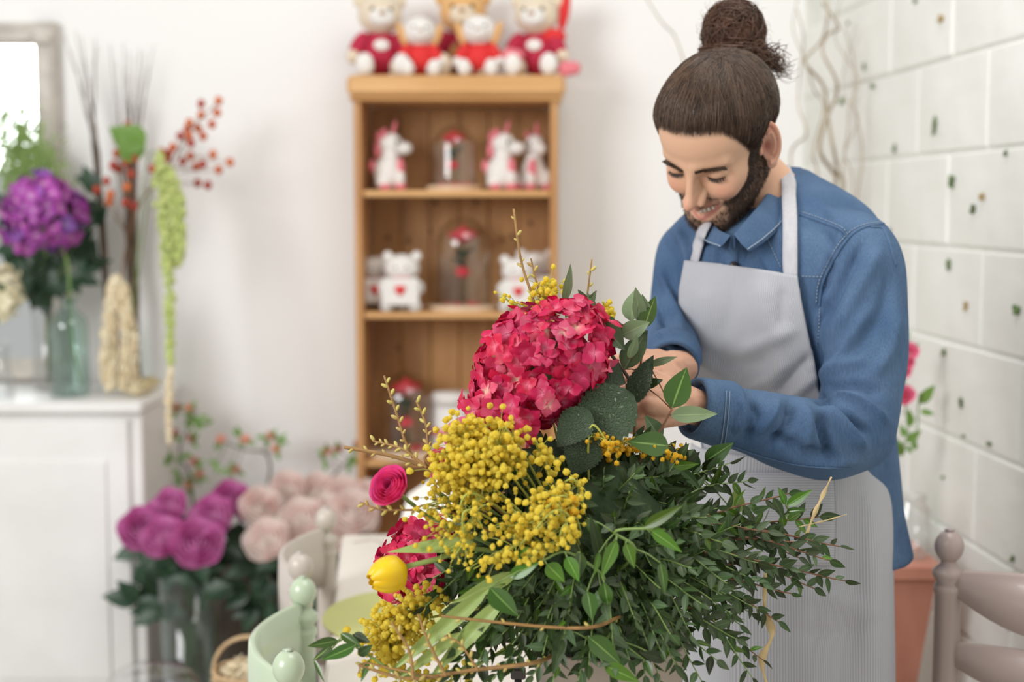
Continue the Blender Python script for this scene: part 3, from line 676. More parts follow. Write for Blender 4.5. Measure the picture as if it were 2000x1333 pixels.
pink = [(520, 1055, 3.56, .058), (508, 990, 3.66, .052), (585, 1015, 3.64, .060), (590, 1060, 3.6, .05), (640, 1000, 3.68, .052), (690, 1000, 3.62, .062), (560, 955, 3.8, .05), (620, 958, 3.82, .05), (668, 970, 3.78, .055), (705, 1015, 3.66, .05), (650, 1050, 3.62, .045), (720, 965, 3.75, .04)]
where = ['nearest the cabinet edge', 'second from the cabinet', 'frontmost and fully open', 'high behind, nearest the cabinet', 'beside the pale pink roses', 'high at the back centre', 'tucked behind the frontmost one', 'darkest, behind the pale pink ones', 'small one wedged between the left two']
wherep = ['large, lowest and nearest the purple roses', 'just above the lowest one', 'open one in the middle front', 'directly under the middle one', 'behind the greige chair finial', 'widest, at the right by the shelf', 'at the back left top', 'at the back centre top', 'at the back right top', 'right edge, touching the shelf side', 'low between chair and shelf', 'smallest, high at the far right']
for i, a in enumerate(purp): big_rose(*a, M['rose_purple'], 'purple rose in the floor vase, '+where[i], 'purple roses by the cabinet', va, i+40)
for i, a in enumerate(pink): big_rose(*a, M['rose_pale'], 'pale pink rose, '+wherep[i], 'pale pink roses left of the shelf', vb_, i+60)
for i in range(34):
    px, py = rnd.uniform(265, 620), rnd.uniform(1070, 1200); q = PY(px, py, 3.66+rnd.random()*.12); vv = va if px < 470 else vb_
    if i % 4 == 0:
        t = thing('leafy_sprig', 'dark leafy stem hanging under the roses in the floor vases', 'foliage', np.array(vv)+[0, 0, .01], 'dark leaves under the roses'); b0 = np.array(vv)+[rnd.uniform(-.03, .03), 0, .02]
        obj('stem', tube(catmull([b0, np.array(vv)+[0, 0, .5], q+[0, .02, .03]], 9), .003, 5), M['stem_dark'], t)
    for k in range(3):
        a = rnd.uniform(0, 2*PI); s = rnd.uniform(.06, .095); put_leaf(t, ld, q, q+np.array([math.cos(a)*s, -.02, math.sin(a)*s*.8]), [rnd.gauss(0, .3), -1, .5])
# flowering quince branches in a vase behind
M['quince'] = mat('quince_blossom', (.80, .42, .34), .6, trans=.2, rand=.2)
M['bark'] = mat('dark_branch', (.13, .10, .08), .8)
qv = PY(450, 1200, 4.02); qv[2] = 0
t = thing('floor_vase', 'dark vase on the floor of flowering quince branches against the wall', 'vase', qv)
obj('vase_body', lathe([(0, .002), (.07, .002), (.075, .01), (.08, .42), (.075, .42), (.068, .02), (0, .015)], seg=32), M['bark'], t, world=False)
for k, (lab, pl, bl) in enumerate((('upright quince branch in leaf and bud just right of the cabinet', [(380, 1000), (372, 930), (350, 880), (385, 800)], [(345, 800), (390, 815), (372, 800), (400, 830), (340, 850), (355, 890), (375, 860), (335, 900), (390, 930), (350, 930), (370, 950), (345, 960), (380, 905), (362, 825)]),
                       ('quince branch with pink blossom reaching left over the purple roses', [(520, 960), (522, 890), (480, 880), (432, 862)], [(432, 862), (470, 852), (480, 862), (445, 915), (460, 920), (425, 905), (530, 855), (545, 860), (540, 880), (520, 855)]),
                       ('quince branch with pale blossom close to the pine shelf', [(600, 980), (650, 930), (690, 890), (700, 872)], [(640, 885), (635, 900), (662, 880), (690, 890), (700, 872), (683, 905)]))):
    t = thing('quince_branch', lab, 'branch', qv+[0, 0, .02]); pts = catmull([qv+[(k-1)*.03, 0, .03], qv+[(k-1)*.04, 0, .42]]+[PY(x, y, 4.08) for x, y in pl], 30)
    obj('branch', tube(pts, np.linspace(.006, .0015, 30), 6), M['bark'], t)
    for j, (x, y) in enumerate(bl):
        p = PY(x, y, 4.06); n_ = int(np.argmin(np.linalg.norm(pts-p, axis=1))); obj('twig', tube([pts[n_], (pts[n_]+p)/2+[0, 0, -.004], p], .0013, 4), M['bark'], t)
        if j % 2 == 0: 
            mb = rose_mesh(.014, j, 2, 4); obj('blossom', (np.concatenate(mb.V)@np.array(Matrix.Rotation(.8, 3, 'X')).T+p-t.location, mb.F), M['quince'], t, world=False)
        for q in range(3 if k == 0 else 2): 
            a = rnd.uniform(0, 2*PI); put_leaf(t, lm, p, p+np.array([math.cos(a)*.03, -.008, math.sin(a)*.03]), [0, -1, .3])
# weathered crate behind the vases
xa, xb = cx+.02, PY(600, 1200, 4.0)[0]
cr = thing('crate', 'weathered dark wooden crate behind the rose vases', 'crate', ((xa+xb)/2, 4.17, 0))
M['crate'] = mat('weathered_wood', (.22, .18, .145), .8, c2=(.15, .12, .10), ns=6, stretch=(1, 1, 6))
for i in range(5): obj('slat', box(xa, xb, 4.118, 4.132, .02+i*.095, .105+i*.095, .003), M['crate'], cr, smooth=False)
for x in (xa+.01, xb-.05): obj('corner_post', box(x, x+.04, 4.1325, 4.17, .002, .50, .003), M['crate'], cr, smooth=False)
obj('back_slat', box(xa, xb, 4.1705, 4.184, .02, .46, .003), M['crate'], cr, smooth=False)

# low bench with basket and jar
bz = .40
bx0, bx1 = PY(200, 1333, 3.0)[0]-.02, PY(545, 1333, 3.0)[0]
be = thing('bench', 'low dark wooden bench under the basket', 'bench', ((bx0+bx1)/2, 3.0, 0))
obj('seat', box(bx0, bx1, 2.82, 3.18, bz-.03, bz, .004), M['crate'], be, smooth=False)
for x in (bx0+.03, bx1-.06):
    for y in (2.85, 3.12): obj('leg', box(x, x+.03, y, y+.03, .001, bz-.0305, .003), M['crate'], be, smooth=False)
bc = PY(487, 1333, 2.95); bc[2] = bz+.001
ba = thing('basket', 'small woven basket with an arched handle filled with cream petals', 'basket', bc)
mb = MB()
for i in range(9):
    zz = .006+i*.013; r = .052+.022*math.sin(i/8*1.5); a = np.linspace(0, 2*PI, 41)[:-1]
    ring = np.stack([(r+.002*np.cos(a*10+i*PI))*np.cos(a), (r+.002*np.cos(a*10+i*PI))*np.sin(a), zz+0*a], -1); ring = np.vstack([ring, ring[:2]]); mb.add(*tube(ring, .0062, 5, False))
obj('woven_body', mb, M['basket'], ba, world=False)
mb = MB()
for s in (0, PI): 
    a = np.linspace(0, PI, 40); path = np.stack([-.075*np.cos(a), .004*np.sin(a*22+s), .112+.072*np.sin(a)], -1); path[:, 2] += 0; mb.add(*tube(path, .0045, 6))
obj('handle', mb, M['basket'], ba, world=False)
mb = MB()
for i in range(90):
    r = .058*math.sqrt(rnd.random()); a = rnd.uniform(0, 2*PI); mb.add(*ell((r*math.cos(a), r*math.sin(a), .112+rnd.uniform(-.008, .012)), (.011, .008, .003), 1, Matrix.Rotation(rnd.uniform(-1, 1), 3, 'X')@Matrix.Rotation(rnd.uniform(-1, 1), 3, 'Y')))
stuff(obj('petals', mb, M['cream_dry'], ba, world=False))
jc = PY(300, 1333, 3.0); jc[2] = bz+.001
t = thing('glass_cloche', 'large glass bell jar at the bottom left of the photo', 'jar', jc)
rr = .10; Hh = .105
obj('glass_body', lathe([(rr, .0)]+[(rr*math.cos(a), Hh-.04+.04*math.sin(a)*1.1) for a in np.linspace(0, PI/2-.02, 12)], seg=40), M['glass'], t, world=False)
fo = PY(352, 1325, 3.0); fo[2] = bz+.001
M['foil'] = mat('foil', (.62, .72, .85), .2, metal=.8, bump=.8, bs=30)
V, F = ell((0, 0, .035), (.03, .03, .035), 3); V = V*(1+vnoise(V, 60)[:, None]*.3); V[:, 2] -= V[:, 2].min()
tag(obj('foil_ball', (V*.9+jc+[.03, -.0, 0], F), M['foil'], None), 'crumpled pale blue foil ball under the bell jar', 'foil')

# ------------------------------------------------------------------ table
TZ = .75
l1, l2 = PZ(668, 1045, TZ)[:2], PZ(650, 1190, TZ)[:2]; dl = nrm(l1-l2); nl = np.array([dl[1], -dl[0]])
r1 = PZ(1317, 1292, TZ)[:2]; W = (r1-l1)@nl; near = (1.34-l1[1])/dl[1]; LEN = -near
TM = mat4(np.array([[nl[0], dl[0], 0], [nl[1], dl[1], 0], [0, 0, 1]]), [l1[0], l1[1], 0])   # local x: across, y: 0 at the far end, negative towards the camera
tt = (TM@[W/2, -LEN/2, 0, 1])[:3]
tab = thing('table', 'cream painted dining table under the bouquet', 'table', tt)
obj('table_top', xform(box(0, W, -LEN, 0, TZ-.028, TZ, .006), TM), M['table'], tab, smooth=False)
for a in ((.06, W-.06, -.08, -.06), (.06, W-.06, -LEN+.06, -LEN+.08), (.06, .08, -LEN+.0805, -.0805), (W-.08, W-.06, -LEN+.0805, -.0805)):
    obj('apron_rail', xform(box(*a, TZ-.12, TZ-.0285, .003), TM), M['table'], tab, smooth=False)
leg = [(.0, .001), (.017, .001), (.022, .03), (.016, .08), (.02, .3), (.028, .45), (.02, .5), (.03, .53), (.03, .629), (0, .629)]
for x in (.09, W-.09):
    for y in (-.11, -LEN+.11):
        obj('leg', xform(lathe([(a, b) for a, b in leg], (x+(.03 if x < W/2 else -.03), y+(-.03 if y > -LEN/2 else .03), 0), 20), TM), M['table'], tab)
def on_table(px, py): return PZ(px, py, TZ)
# paper sheets and cord on the table
c0 = on_table(770, 1205)
a = np.linspace(0, 2*PI, 49)[:-1]; ring = np.stack([c0[0]+.13*np.cos(a), c0[1]+.17*np.sin(a)], -1)
V = np.vstack([np.c_[ring, np.full(48, TZ+.0012)], np.c_[ring, np.full(48, TZ+.0035)]])
tag(obj('placemat', (V, [tuple(range(48))[::-1], tuple(range(48, 96))]+[(i, (i+1) % 48, 48+(i+1) % 48, 48+i) for i in range(48)]), M['paper_green'], None, smooth=False), 'round olive green mat lying on the cream table left of the bouquet', 'mat')
V = []
for i in range(14):
    for j in range(10):
        u, v = i/13, j/9; b0 = on_table(775, 1050)*(1-u)+on_table(890, 1050)*u
        V.append(b0+np.array([.02*v, -.01+.10*v*v, .002+(.16*v)*(.35+.65*u)**.7]))
V = np.array(V); n0 = len(V); F = gridF(14, 10, False); V = np.vstack([V, V+[0, .0015, .001]])
tag(obj('paper_sheet', (V, F+[tuple(i+n0 for i in f[::-1]) for f in F]), M['paper_cream'], None), 'cream sheet of wrapping paper curling up behind the bouquet', 'paper')
cd = catmull([on_table(690, 1062)+[0, 0, .003], on_table(735, 1058)+[0, 0, .003], on_table(757, 1085)+[0, 0, .003], on_table(735, 1098)+[0, 0, .003]], 24)
tag(obj('cord', tube(cd, .0016, 6), M['chair_beige'], None), 'thin grey cord looped on the cream table', 'cord')

# ------------------------------------------------------------------ chairs
def chair(label, p0, p1, m, seat_side, bow=.05, fat=False, group=None, depth=.36, H=.91):
    """p0, p1: the tops of the two back posts; seat_side: +1 / -1 side on which the seat lies"""
    p0, p1 = np.array(p0, float), np.array(p1, float)
    mid = (p0+p1)/2; w = np.linalg.norm((p1-p0)[:2]); ex = nrm([(p1-p0)[0], (p1-p0)[1], 0]); ey = np.array([-ex[1], ex[0], 0])*seat_side
    Mx = mat4(np.stack([ex, ey, [0, 0, 1]], 1), [mid[0], mid[1], 0])
    t = thing('chair', label, 'chair', (mid[0], mid[1], 0), group)
    fin = [(0, .002), (.013, .002), (.018, .05), (.018, .40), (.021, .41), (.021, .47), (.017, .48), (.018, .60), (.021, .615), (.021, .625), (.018, .64), (.019, .66), (.019, H-.100), (.0215, H-.093), (.0215, H-.086), (.017, H-.080), (.0235, H-.070), (.0235, H-.062), (.012, H-.052), (.011, H-.047)]
    fin += [(.0215*math.sin(b), H-.026-.0245*math.cos(b)) for b in np.linspace(.55, PI-.25, 14)]+[(.008, H-.001), (.0, H)]
    for s in (-1, 1): obj('back_post', xform(lathe(fin, (s*w/2, 0, 0), 24), Mx), m, t)
    def rail(z0, z1, y0, bw, arch=0):
        V = []; n = 17
        for i in range(n):
            u = i/(n-1)*2-1; x = u*(w/2-.004); y = y0-bw*(1-u*u); ar = arch*(1-u*u)
            a0, a1 = z0-(ar if fat else 0), z1+(ar*.35 if fat else ar)
            for yy, zz in ((y-.007, a0), (y-.009, (a0+a1)/2), (y-.007, a1-.004), (y, a1), (y+.007, a1-.004), (y+.009, (a0+a1)/2), (y+.007, a0), (y, a0-.002)): V.append((x, yy, zz))
        F = gridF(n, 8)+[tuple(range(8))[::-1], tuple((n-1)*8+i for i in range(8))]
        return np.array(V), F
    if fat: rs = ((.928, .957, .05), (.820, .850, .035), (.70, .73, .035), (.58, .61, .03))
    else: rs = ((.755, .872, .0), (.60, .65, .01))
    for z0, z1, ar in rs: obj('back_rail', xform(rail(z0, z1, 0, bow, ar), Mx), m, t)
    V, F = box(-w/2-.01, w/2+.01, .026, depth+.02, .43, .462, .012); obj('seat', xform((V, F), Mx), m, t, smooth=False)
    fl = [(0, .002), (.012, .002), (.019, .05), (.014, .1), (.021, .3), (.017, .36), (.019, .429), (0, .429)]
    for s in (-1, 1): obj('front_leg', xform(lathe(fl, (s*(w/2-.015), depth-.01, 0), 20), Mx), m, t)
    for s in (-1, 1): obj('stretcher', xform(tube([(s*w/2, .018, .2), (s*(w/2-.015), depth-.028, .2)], .009, 8), Mx), m, t)
    obj('stretcher', xform(tube([(-w/2+.03, depth-.01, .26), (w/2-.03, depth-.01, .26)], .010, 10), Mx), m, t)
    obj('seat_rail', xform(box(-w/2+.022, w/2-.022, .0, .024, .40, .45, .004), Mx), m, t, smooth=False)
    return t
chair('sage green painted chair nearest the camera at the left of the table', PZ(563, 1268, .91), PZ(591, 1126, .91), M['chair_green'], -1, .062)
chair('greige painted chair behind the sage green one at the table', PZ(586, 1078, .91), PZ(636, 990, .91), M['chair_beige'], -1, .055)
q0 = PZ(1855, 1034, 1.02); q1 = PZ(2330, 1092, 1.02)
chair('mauve grey ladder back chair in the lower right corner beside the block wall', q0, q1, M['chair_mauve'], 1, .02, True, depth=.34, H=1.02)

# ------------------------------------------------------------------ right background
d_ = 2.85; tz = P(1800, 1096, d_)[2]; sxr = P(1833, 1096, d_)[0]; sc_ = np.array([sxr-.14, P(1800, 1096, d_)[1]+.10, 0])
st = thing('pedestal', 'tapered terracotta coloured wooden pedestal behind the florist', 'stand', sc_)
def frust(h0, h1, z0, z1):
    V = [(sx*h, sy*h, z) for h, z in ((h0, z0), (h1, z1)) for sx, sy in ((-1, -1), (1, -1), (1, 1), (-1, 1))]
    return np.array(V), [(3, 2, 1, 0), (4, 5, 6, 7)]+[(i, (i+1) % 4, 4+(i+1) % 4, 4+i) for i in range(4)]
obj('base', frust(.09, .085, .002, .03), M['terracotta'], st, smooth=False, world=False)
obj('tapered_body', frust(.045, .128, .0305, tz-.0325), M['terracotta'], st, smooth=False, world=False)
obj('top_board', box(-.14, .14, -.14, .14, tz-.032, tz, .004), M['terracotta'], st, smooth=False, world=False)
jr = np.array([sxr-.045, sc_[1]-.06, tz+.001])
t = thing('glass_jar', 'clear glass jar on the terracotta pedestal', 'jar', jr)
obj('jar_body', lathe([(0, .001), (.033, .001), (.038, .008), (.038, .095), (.028, .11), (.030, .125), (.027, .125), (.0255, .11), (.035, .094), (.035, .01), (0, .006)], seg=32), M['glass'], t, world=False)
bq = np.array([sxr-.078, sc_[1]+.05, tz+.001])
bottle('slim green glass bottle of pink flowers on the terracotta pedestal', bq, .20, .027, .012, M['glass_green'], .4)
M['pinkfl'] = mat('pink_flower', (.80, .16, .28), .5, trans=.25)
for lab, pl, fl, lf in (('tall stem of pink snapdragon flowers in the green bottle', [(1772, 860), (1766, 760), (1776, 648)], [(1766, 712), (1760, 728), (1768, 774), (1760, 780), (1775, 690)], [(1775, 655), (1775, 668), (1770, 850), (1782, 870)]),
                        ('shorter leafy stem beside the snapdragon in the green bottle', [(1785, 870), (1793, 800), (1796, 770)], [], [(1796, 775), (1798, 790), (1762, 878), (1790, 865), (1768, 840), (1778, 820)])):
    t = thing('snapdragon' if fl else 'leafy_sprig', lab, 'flower', bq+[0, 0, .19]); dq = (bq-CO)@CF
    pts = catmull([bq+[0, 0, .02], bq+[0, 0, .2]]+[P(x, y, dq) for x, y in pl], 16); obj('stem', tube(pts, .0018, 5), M['stem'], t)
    for x, y in fl:
        mb = rose_mesh(.016, x, 2, 4, 1.5); obj('bloom', (np.concatenate(mb.V)@np.array(Matrix.Rotation(1.0, 3, 'X')).T+P(x, y, dq-.01)-np.array(t.location), mb.F), M['pinkfl'], t, world=False)
    for x, y in lf:
        p = P(x, y, dq); put_leaf(t, lm, p-[0, 0, .015], p+np.array([rnd.uniform(-.03, .03), -.01, rnd.uniform(-.02, .03)]), [0, -1, .4])
# curly willow in a floor vase in the corner
wv = P(1600, 1100, 3.6); wv[2] = 0; wv[0] = .70; wv[1] = 3.6
t = thing('floor_vase', 'tall white floor vase of curly willow behind the florist', 'vase', wv)
obj('vase_body', lathe([(0, .002), (.07, .002), (.08, .02), (.07, .4), (.055, .48), (.06, .5), (.055, .5), (.05, .48), (.06, .4), (.07, .03), (0, .02)], seg=32), M['white_paint'], t, world=False)
cs = lambda L_: [(1200+a/2.667, b/2.667) for a, b in L_]
WL = [(cs([(1190, 1000), (1140, 900), (1070, 780), (1110, 600), (1150, 520), (1155, 420), (1085, 270), (1110, 180), (1170, 140), (1080, 10)]), .0048),
      (cs([(1150, 980), (1160, 880), (1130, 720), (1110, 600), (1090, 450), (1000, 340), (1000, 300), (1080, 210), (1110, 90), (1100, -60)]), .0045),
      (cs([(920, 880), (1000, 700), (960, 560), (960, 440), (985, 200), (950, 50)]), .0028), (cs([(1060, 930), (1035, 800), (1090, 560), (1040, 470), (1000, 330), (930, 150), (960, -30)]), .0024),
      (cs([(1270, 1000), (1290, 750), (1250, 560), (1250, 330), (1200, 150)]), .002), (cs([(1190, 900), (1215, 700), (1225, 560), (1265, 400), (1150, 200), (1180, -20)]), .002),
      (cs([(880, 1300), (640, 700), (400, 400), (350, 280), (310, 180), (250, 120), (165, -10)]), .0026),
      (cs([(1240, 980), (1200, 800), (1270, 620), (1190, 480), (1210, 300), (1260, 120)]), .0016)]
wt = thing('curly_willow', 'spray of pale curly willow branches against the corner of the walls', 'branch', wv+[0, 0, .02])
for i, (L_, r) in enumerate(WL):
    pts = catmull([wv+[rnd.uniform(-.02, .02), 0, .03], wv+[rnd.uniform(-.02, .02), 0, .5], P(1610+i*5, 640, 3.56)]+[P(x, y, 3.56+.05*math.sin(k*2+i) if x < 1650 else 3.52) for k, (x, y) in enumerate(L_)], 80)
    obj('branch', tube(pts, np.linspace(r*1.3, r*.6, 80), 6), M['twig_pale'], wt)
# ------------------------------------------------------------------ the florist
man = thing('person', 'bearded person with a hair bun in denim shirt and pinstriped apron bending over the bouquet', 'person', (.44, 2.17, 0))
def smin(a, b, k): h = np.clip(.5+.5*(b-a)/k, 0, 1); return b*(1-h)+a*h-k*h*(1-h)
def smax(a, b, k): return -smin(-a, -b, k)
def sE(p, c, r):
    q = (p-np.array(c))/np.array(r); k0 = np.linalg.norm(q, axis=-1); k1 = np.linalg.norm(q/np.array(r), axis=-1)
    return k0*(k0-1)/np.maximum(k1, 1e-9)
def sC(p, a, b, ra, rb):
    a = np.array(a, float); b = np.array(b, float); ab = b-a; t = np.clip(((p-a)@ab)/(ab@ab), 0, 1)
    return np.linalg.norm(p-a-t[..., None]*ab, axis=-1)-(ra+(rb-ra)*t)
def mir(p): q = p.copy(); q[..., 0] = np.abs(q[..., 0]); return q
def skull(p):
    q = mir(p)
    d = sE(p, (0, .014, .036), (.0755, .093, .078))
    d = smin(d, sE(p, (0, -.026, .035), (.063, .062, .052)), .03)              # forehead
    d = smin(d, sE(p, (0, -.022, -.045), (.057, .060, .062)), .035)            # mid face
    d = smin(d, sC(q, (.052, .010, -.045), (.022, -.066, -.088), .015, .016), .030)   # jaw line
    d = smin(d, sE(p, (0, -.0755, -.0925), (.020, .016, .016)), .022)            # chin
    d = smin(d, sE(q, (.041, -.052, -.022), (.020, .020, .018)), .022)         # cheek bone
    return d
def face(p):
    q = mir(p); d = skull(p)
    d = smin(d, sC(q, (.010, -.0835, .0120), (.046, -.0665, .0145), .0072, .006), .013)      # brow ridge
    d = smax(d, -sE(q, (.0315, -.1005, -.002), (.0165, .0165, .0110)), .010)                # socket
    d = smin(d, sE(q, (.0320, -.0715, -.0015), (.0150, .0135, .0118)), .004)               # closed lid
    d = smax(d, -sC(q, (.020, -.0872, -.0085), (.044, -.0775, -.0078), .0006, .0006), .0022)      # lash line
    d = smin(d, sE(q, (.0350, -.0695, -.0345), (.0170, .0130, .0130)), .018)                # smiling cheek
    d = smin(d, sC(p, (0, -.0865, .008), (0, -.1085, -.031), .0052, .0070), .013)          # nose bridge
    d = smin(d, sE(p, (0, -.1135, -.0370), (.0084, .0095, .0082)), .009)                  # tip
    d = smin(d, sE(q, (.0118, -.0990, -.0405), (.0068, .0085, .0062)), .007)              # wings
    d = smax(d, -sE(q, (.0058, -.1050, -.0475), (.0030, .0050, .0035)), .003)             # nostrils
    d = smax(d, -sC(q, (.017, -.0960, -.036), (.033, -.0800, -.060), .0012, .0016), .009)  # smile fold
    # mouth
    up = sC(q, (0, -.0965, -.0575), (.0300, -.0770, -.0545), .0042, .0020)
    lo = sC(q, (0, -.0878, -.0768), (.0280, -.0755, -.0580), .0052, .0020)
    d = smin(d, up, .006); d = smin(d, lo, .006)
    d = smax(d, -sC(q, (0, -.1000, -.0675), (.0255, -.0835, -.0570), .0062, .0018), .0022)
    d = smax(d, -sC(p, (-.013, -.0895, -.0890), (.013, -.0895, -.0890), .0015, .0015), .009) # under the lip
    return d
HC = np.array([0, -.008, -.005])
def star(sdf, dirs, lo=.03, hi=.155, ns=44):
    sh = dirs.shape[:-1]; D = dirs.reshape(-1, 3); R = np.zeros(len(D)); ch = 30000
    for s in range(0, len(D), ch):
        Dk = D[s:s+ch]; rs = np.linspace(hi, lo, ns); res = np.full(len(Dk), lo); found = np.zeros(len(Dk), bool); prev = rs[0]
        a = np.full(len(Dk), lo); b = np.full(len(Dk), lo)
        for r in rs:
            act = ~found
            if not act.any(): break
            v = sdf(HC+Dk[act]*r); idx = np.where(act)[0][v < 0]; a[idx] = r; b[idx] = prev; found[idx] = True; prev = r
        for _ in range(9):
            m_ = (a+b)/2; v = sdf(HC+Dk*m_[:, None]); ins = v < 0; a = np.where(ins, m_, a); b = np.where(ins, b, m_)
        R[s:s+ch] = (a+b)/2
    return R.reshape(sh)
nA, nE = 300, 240
ta = np.linspace(-1, 1, nA+1)[:-1]; az = PI*(.42*ta+.58*ta**3)
te = np.linspace(0, 1, nE); el = -PI/2*.98+PI*.98*(te+.045*np.sin(te*2*PI)*1.6)
def dirs_of(A, E): return np.stack([np.cos(E)*np.sin(A), -np.cos(E)*np.cos(A), np.sin(E)], -1)
Eg, Ag = np.meshgrid(el, az, indexing='ij'); Dg = dirs_of(Ag, Eg)
Rg = star(face, Dg); HV = (HC+Dg*Rg[..., None]).reshape(-1, 3); HF = gridF(nE, nA)+[tuple((nE-1)*nA+i for i in range(nA))]
# hairline height by azimuth (0 front, pi back), in head coordinates
def hairline(a): 
    a = np.abs(a); return np.interp(a, [0, .35, .60, .74, .86, .99, 1.12, 1.30, 1.75, 1.95, 2.5, 3.15], [.069, .068, .063, .050, .034, .012, .002, .010, .012, -.02, -.05, -.055])
def azimuth(p): return np.arctan2(p[..., 0]-HC[0], -(p[..., 1]-.01))
def sm(x, a, b): t = np.clip((x-a)/(b-a), 0, 1); return t*t*(3-2*t)
def beard_w(p):
    q = mir(p); x, y, z = q[..., 0], q[..., 1], q[..., 2]
    # cheek line: from the sideburn (y=-.012,z=.0) down and forward to the mouth corner, lower on the front
    t = np.clip((-y-.030)/.045, 0, 1); line = .012-.066*t**.62
    w = sm(line-z, -.004, .010)*sm(-y, -.026, -.006)
    w *= 1-sm(-z, .118, .135)*.2
    front = sm(-y, .058, .072)*sm(.039-x, 0, .008)                    # around the mouth
    must = np.exp(-((z+.0508+.10*np.maximum(x-.015, 0))/.0040)**2)*sm(.034-x, 0, .006)*sm(-y, .066, .078)*sm(x, .001, .006)
    chin = sm(-.0885-z, -.003, .006)*(front > 0)
    soul = 0
    w = w*(1-front)+front*np.maximum(chin*.95, 0); w = np.maximum(w, must*.9)
    lipd = (-.0785+.70*np.maximum(x-.003, 0))-z; w = np.maximum(w, .62*front*sm(lipd, .0075, .0120))
    side = front*sm(x, .031, .036)*sm(-.050-z, 0, .006); w = np.maximum(w, side)
    return np.clip(w, 0, 1)
def face_color(p):
    q = mir(p); x, y, z = q[..., 0], q[..., 1], q[..., 2]; n = len(p)
    base = np.array([.66, .40, .26]); c = np.tile(base, (n, 1))
    def mixc(c, col, w): return c*(1-w[:, None])+np.array(col)*w[:, None]
    c = mixc(c, (.66, .27, .19), .5*np.exp(-(((x-.042)/.018)**2+((z+.030)/.016)**2))*(y < -.03))
    c = mixc(c, (.66, .28, .20), .5*np.exp(-((x/.012)**2+((z+.036)/.014)**2))*(y < -.085))
    c = mixc(c, (.45, .22, .15), .45*np.exp(-(((x-.030)/.014)**2+((z-.004)/.008)**2))*(y < -.05))  # eyelid shading painted into the skin colour
    lash = np.exp(-((z+.0090-.0*x)/.0013)**2)*sm(x, .017, .021)*sm(.047-x, 0, .004)*(y < -.06); c = mixc(c, (.05, .025, .02), np.clip(lash*1.2, 0, 1))
    lipu = np.exp(-((z+.0572-.10*x)/.0026)**2)*sm(.030-x, 0, .005)*(y < -.078)
    lipl = np.exp(-((z+.0790-.74*np.maximum(x-.003, 0))/.0058)**2)*sm(.0295-x, 0, .004)*(y < -.078)
    b = beard_w(p); c = mixc(c, (.075, .042, .028), b*.88)
    c = mixc(c, (.46, .17, .13), np.clip(lipu*.6, 0, 1)); c = mixc(c, (.55, .205, .17), np.clip(lipl*.95, 0, 1))
    inside = (sC(q, (0, -.1000, -.0675), (.0245, -.0840, -.0570), .0066, .0014) < .0004) & (y > -.0955+.35*x) & (y < -.07); c[inside] = (.12, .02, .02)
    hz = z-hairline(azimuth(p)); h = sm(hz, -.011, .005); c = mixc(c, (.05, .03, .02), h)
    return c
HCOL = face_color(HV)
# pose
def head_R(psi, al, ro):
    f = np.array([-math.sin(psi)*math.cos(al), -math.cos(psi)*math.cos(al), -math.sin(al)]); s = np.array([math.cos(psi), -math.sin(psi), 0]); u = np.cross(s, -f)
    return np.stack([s*math.cos(ro)+u*math.sin(ro), -f, u*math.cos(ro)-s*math.sin(ro)], 1)
HR = head_R(math.radians(41), math.radians(38), math.radians(-9)); HT = np.array([.299, 2.075, 1.5965]); HS = .985
def hw(p): return np.asarray(p)@(HR.T*HS)+HT
M['skin'] = mat('skin', (.66, .40, .26), .5, attr=True, spec=.35, bump=.04, bs=260, sss=.12)
body = MB(); bcol = []
def addb(V, F, c=None): body.add(V, F); bcol.append(np.tile((.66, .39, .26), (len(V), 1)) if c is None else c)
addb(hw(HV), HF, HCOL)
# ears
def ear(side):
    V = []; n, m_ = 40, 9
    out = MB(); C = []
    # rim: a curved tube; bowl: a concave disc; lobe
    a = np.linspace(-2.2, 1.75, 34)
    rim = np.stack([0*a, .0145*np.cos(a+.0)*(-1)*-1*.9, .027*np.sin(a)*1.02+.004], -1)   # y back positive
    rim = np.array([[0, .0150*math.cos(t), .0275*math.sin(t)+.003] for t in np.linspace(2.75, -1.75, 34)])
    rim[:, 0] = .0085+.0035*np.cos(np.linspace(0, PI, 34))*-1
    out.add(*tube(rim, np.interp(np.linspace(0, 1, 34), [0, .1, .5, .85, 1], [.0022, .0036, .0038, .0036, .0042]), 8, True, (1, 0, 0)))
    out.add(*ell((.0075, .0035, -.0265), (.0045, .0080, .0098), 3))
    out.add(*ell((.0060, .0030, .000), (.0042, .0135, .0265), 3))
    ah = np.array([[.0095, .006*math.cos(t)+.002, .016*math.sin(t)+.002] for t in np.linspace(2.2, -1.5, 20)]); out.add(*tube(ah, .0024, 6, True, (1, 0, 0)))
    out.add(*ell((.0070, -.0125, -.006), (.0045, .0035, .0070), 2))
    V = np.concatenate(out.V); 
    Vr, Fr = remesh((V, out.F), .0009, 5, .5)
    # hollow the concha
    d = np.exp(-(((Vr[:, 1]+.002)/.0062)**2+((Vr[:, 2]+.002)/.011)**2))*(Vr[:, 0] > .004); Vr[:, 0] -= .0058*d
    col = np.tile((.66, .36, .25), (len(Vr), 1)); col = col*(1-.85*d[:, None])+np.array((.30, .07, .05))*.85*d[:, None]  # ear hollow painted darker as shade, and redder
    rimw = sm(Vr[:, 2], .012, .028)*.5; col = col*(1-rimw[:, None])+np.array((.66, .25, .17))*rimw[:, None]
    Rm = np.array(Matrix.Rotation(math.radians(-12), 3, 'X'))@np.array(Matrix.Rotation(math.radians(-34), 3, 'Z')); Vr = (Vr*[1, 1.08, 1.08])@Rm.T+[.0700, .010, -.008]
    if side < 0: Vr[:, 0] *= -1; Fr = [f[::-1] for f in Fr]
    return Vr, Fr, col
for s in (1, -1): V, F, c = ear(s); addb(hw(V), F, c)

